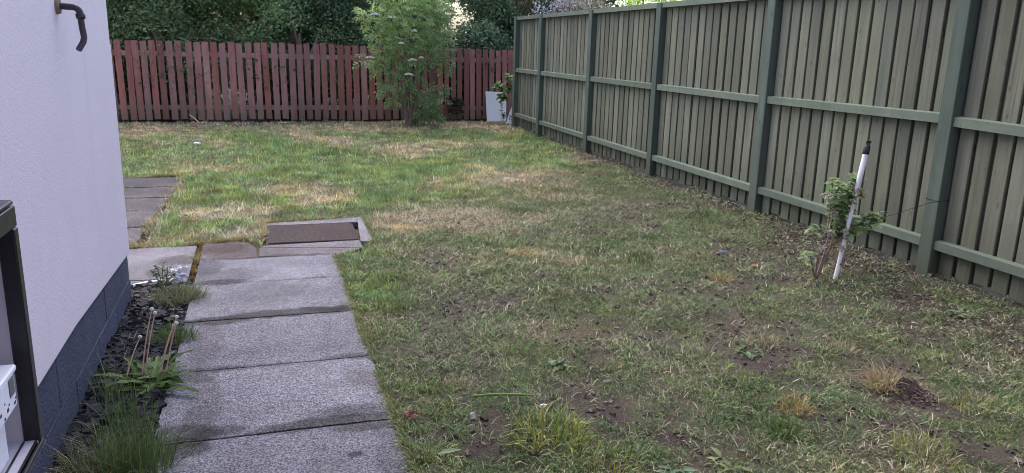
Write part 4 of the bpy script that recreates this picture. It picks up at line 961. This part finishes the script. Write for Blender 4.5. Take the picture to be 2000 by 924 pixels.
V, F3, F = crumple(2.24, 12.39, .03, .06, .05, .06, 10, 44, .3); g.add(V, F3, F, (.2, .15, .1))
part('trunk', g, M_BARK, el, True)
gl = Geo()
for ci_, (cx_, cz_, cr_) in enumerate(clumps):
    n = int((58 if cz_ > 1.2 else 46)*(cr_/.25)**1.8)+9
    o_ = rdir(n); rr = cr_*rng.uniform(.25, 1.08, n)**.6
    p0 = np.array([cx_, 12.4-.03, cz_])+o_*rr[:, None]*np.array([1, 1.0, 1])
    d = o_*np.array([1, .5, .5])+np.array([0, -.1, -.25])+rdir(n)*.6; d /= np.linalg.norm(d, axis=1)[:, None]
    nn = np.array([0, -.75, .8])+rdir(n)*.5
    s_ = np.cross(d, nn); s_ /= np.linalg.norm(s_, axis=1)[:, None]; L_ = rng.uniform(.10, .18, n)[:, None]
    yel = np.clip(.5+(1.9-cx_)*.6+(cz_-1.0)*.45, 0, 1)*rng.uniform(.5, 1, n)
    base = np.array([.19, .28, .12])*(1-yel[:, None])+np.array([.36, .48, .17])*yel[:, None]
    base *= 1.02*rng.uniform(.7, 1.3, (n, 1))
    for t, sd_ in ((.3, 1), (.3, -1), (.6, 1), (.6, -1), (.85, 1), (.85, -1), (1.0, 0)):
        dd = d*(.45 if sd_ else 1)+s_*sd_*.85+np.array([0, 0, -.12])
        lf = L_[:, 0]*rng.uniform(.34, .5, n)
        leaves(gl, p0+d*L_*t, dd, nn, lf, lf*.44, base*rng.uniform(.85, 1.15, (n, 1)), .15, .08)
part('crown', gl, M_LEAF, el)
for fx, fz in ((1.687, 1.66), (1.601, 1.035), (2.221, 1.015), (2.25, 1.438), (1.918, 1.62), (2.16, .80), (2.35, 1.05), (2.05, 1.25)):
    g = Geo(); n = 90; a = rng.uniform(0, 6.28, n); rr = .06*np.sqrt(rng.uniform(0, 1, n)); sc2 = .55 if fz in (1.05, 1.25, 1.438) else 1
    p = np.stack([fx+rr*np.cos(a)*sc2, 12.02+(.12 if fx < 1.7 else 0)+rr*np.sin(a)*sc2, fz+.02*(1-(rr/.06)**2)], 1)
    leaves(g, p, rdir(n, 0, 1), rdir(n), .022, .02, np.array([.72, .70, .62])*rng.uniform(.8, 1.1, (n, 1)), .1)
    part('flower_head', g, M_STRAW, el)
# grass round the elder foot
tuft('long_grass', 'longer rough grass round the foot of the elder stems', 'grass clump', 2.35, 12.35, .28, 330, .03, .11, GR+PS, .006, (.2, 1.2))

# ---------------------------------------------------------------- trees and shrubs beyond the fences
def crowntree(name, label, cat, x, y, rx, ry, z0, z1, ncl, nl, leafL, col, cr=(.25, .5), group=None, lowbias=.55, wratio=.5, skip=None, trunk=True, colvar=(.6, 1.4), speckle=None):
    t_ = thing(name, label, cat, (x, y, 0), group)
    gl = Geo(); gt = Geo(); zc = (z0+z1)/2; rz = (z1-z0)/2
    cl = []
    while len(cl) < ncl:
        d = rdir(1)[0]*rng.uniform(.35, 1)**.45
        zz = d[2]
        if rng.uniform() < lowbias: zz = -abs(zz)*rng.uniform(.3, 1)
        c = np.array([x+d[0]*rx, y+d[1]*ry, zc+zz*rz])
        if skip and skip(c): continue
        cl.append(c)
    if trunk:
        for k_ in range(3):
            b = np.array([x+rng.normal(0, .12), y+rng.normal(0, .12), -.05]); e = np.array([x+rng.normal(0, rx*.5), y+rng.normal(0, ry*.5), z1*.8]); mid = (b+e)/2+rng.normal(0, .15, 3)
            gt.tube([b, mid, e], [.09, .06, .02], 7)
    for c in cl:
        r = rng.uniform(*cr); n = int(nl*(r/.35)**2)
        o_ = rdir(n, -.6, 1); p = c+o_*(r*rng.uniform(.45, 1.05, n))[:, None]*np.array([1.1, 1.0, .85])
        d = o_*.6+rdir(n)*.8+np.array([0, 0, -.15]); nn = o_+np.array([0, 0, .6])+rdir(n)*.6
        tone = rng.uniform(.7, 2.3)
        cc = np.array(col)*1.9*tone*rng.uniform(*colvar, (n, 1))*np.array([1, 1, 1])
        cc[:, 0] *= rng.uniform(.85, 1.35, n)
        if speckle is not None: 
            m_ = rng.uniform(0, 1, n) < speckle[0]; cc[m_] = np.array(speckle[1])*rng.uniform(.7, 1.2, (m_.sum(), 1))
        L_ = leafL*rng.uniform(.6, 1.3, n)
        if skip is not None:
            km = ~np.array([skip(q_) for q_ in p]); p, d, nn, L_, cc = p[km], d[km], nn[km], L_[km], cc[km]
        leaves(gl, p, d, nn, L_, L_*wratio, cc, .2, .1)
        if rng.uniform() < .4: gt.tube([np.array([x, y, max(.3, c[2]*.6)]), (np.array([x, y, c[2]])+c)/2, c], [.03, .018, .006], 5)
    if gt.n: part('trunk', gt, M_BARK, t_)
    part('crown', gl, M_HEDGE, t_)
    return t_
HG = 'dark trees behind the red fence'
def gap(c):   # thin places in the leaves where the sky shows
    u = c[0]-3.60-(c[1]-15)*.24
    return (u*u/.010+(c[2]-1.85)**2/.06 < 1 or (u+.02)**2/.006+(c[2]-1.62)**2/.004 < 1) and _hash(np.array([c[0]*23]), np.array([c[2]*23]), 5)[0] < .8
for (x, y, rx, ry, z0, z1, col, lab_) in (
    (-3.6, 15.0, 1.2, .9, .3, 4.6, (.055, .092, .032), 'dark bushy tree behind the red fence hidden mostly by the house'),
    (-1.75, 14.9, 1.25, .9, .3, 4.8, (.055, .088, .036), 'dark bushy tree behind the left end of the visible red fence'),
    (.05, 15.1, 1.2, .9, .3, 4.6, (.062, .10, .038), 'mid green bushy tree behind the red fence left of centre'),
    (1.6, 14.8, 1.15, .8, .3, 4.5, (.040, .066, .034), 'darkest bushy tree directly behind the elder'),
    (4.9, 15.2, 1.25, .9, .3, 4.6, (.048, .078, .040), 'dark tree behind the corner where red and green fences meet')):
    crowntree('hedge_tree', lab_, 'tree', x, y, rx, ry, z0, z1, 100, 330, .062, col, group=HG, skip=gap)
crowntree('hedge_shrub', 'dark broad leaved shrub behind the right end of the red fence', 'shrub', 3.6, 13.95, .95, .5, .0, 1.72, 62, 240, .085, (.036, .064, .036), group=HG, skip=gap)
crowntree('hedge_shrub', 'dark small leaved shrub behind the red fence under the elder', 'shrub', 2.4, 13.85, .9, .45, .0, 1.55, 50, 240, .06, (.042, .068, .034), group=HG)
crowntree('hedge_shrub', 'dark low shrub behind the middle of the red fence', 'shrub', .7, 13.8, 1.1, .4, .0, 1.7, 58, 240, .06, (.046, .075, .034), group=HG)
crowntree('hedge_shrub', 'dark low shrub behind the left part of the red fence', 'shrub', -1.4, 13.8, 1.15, .4, .0, 1.75, 60, 240, .06, (.048, .076, .034), group=HG)
crowntree('hedge_shrub', 'dark low shrub behind the red fence beyond the house corner', 'shrub', -3.4, 13.85, 1.0, .4, .0, 1.5, 30, 220, .06, (.046, .072, .034), group=HG)
for x, lab_ in ((-2.6, 'tall dark tree in the second row behind the house corner'), (.9, 'tall dark tree in the second row behind the middle of the red fence'), (2.4, 'tall dark tree in the second row behind the elder'), (6.3, 'tall dark tree in the second row behind the green fence corner')):
    crowntree('hedge_tree', lab_, 'tree', x, 17.3, 1.5, .9, .2, 5.2, 60, 170, .11, (.042, .066, .034), (.35, .6), HG, skip=gap)
crowntree('silver_shrub', 'silver grey leaved shrub with ginger leaf tips above the green fence', 'shrub', 5.15, 13.3, .55, 1.0, .5, 2.25, 46, 190, .075, (.155, .16, .172), (.18, .32), wratio=.36, colvar=(.5, 1.5), lowbias=.2, speckle=(.010, (.5, .17, .06)))
crowntree('silver_shrub', 'dull grey green shrub above the green fence beside the silver one', 'shrub', 5.2, 11.75, .5, .65, .5, 2.15, 34, 180, .07, (.09, .095, .065), (.18, .3), wratio=.4, lowbias=.2)
crowntree('lime_shrub', 'bright lime green shrub showing just above the green fence', 'shrub', 5.2, 10.3, .5, .8, .5, 2.12, 36, 190, .06, (.115, .17, .035), (.18, .3), lowbias=.2)
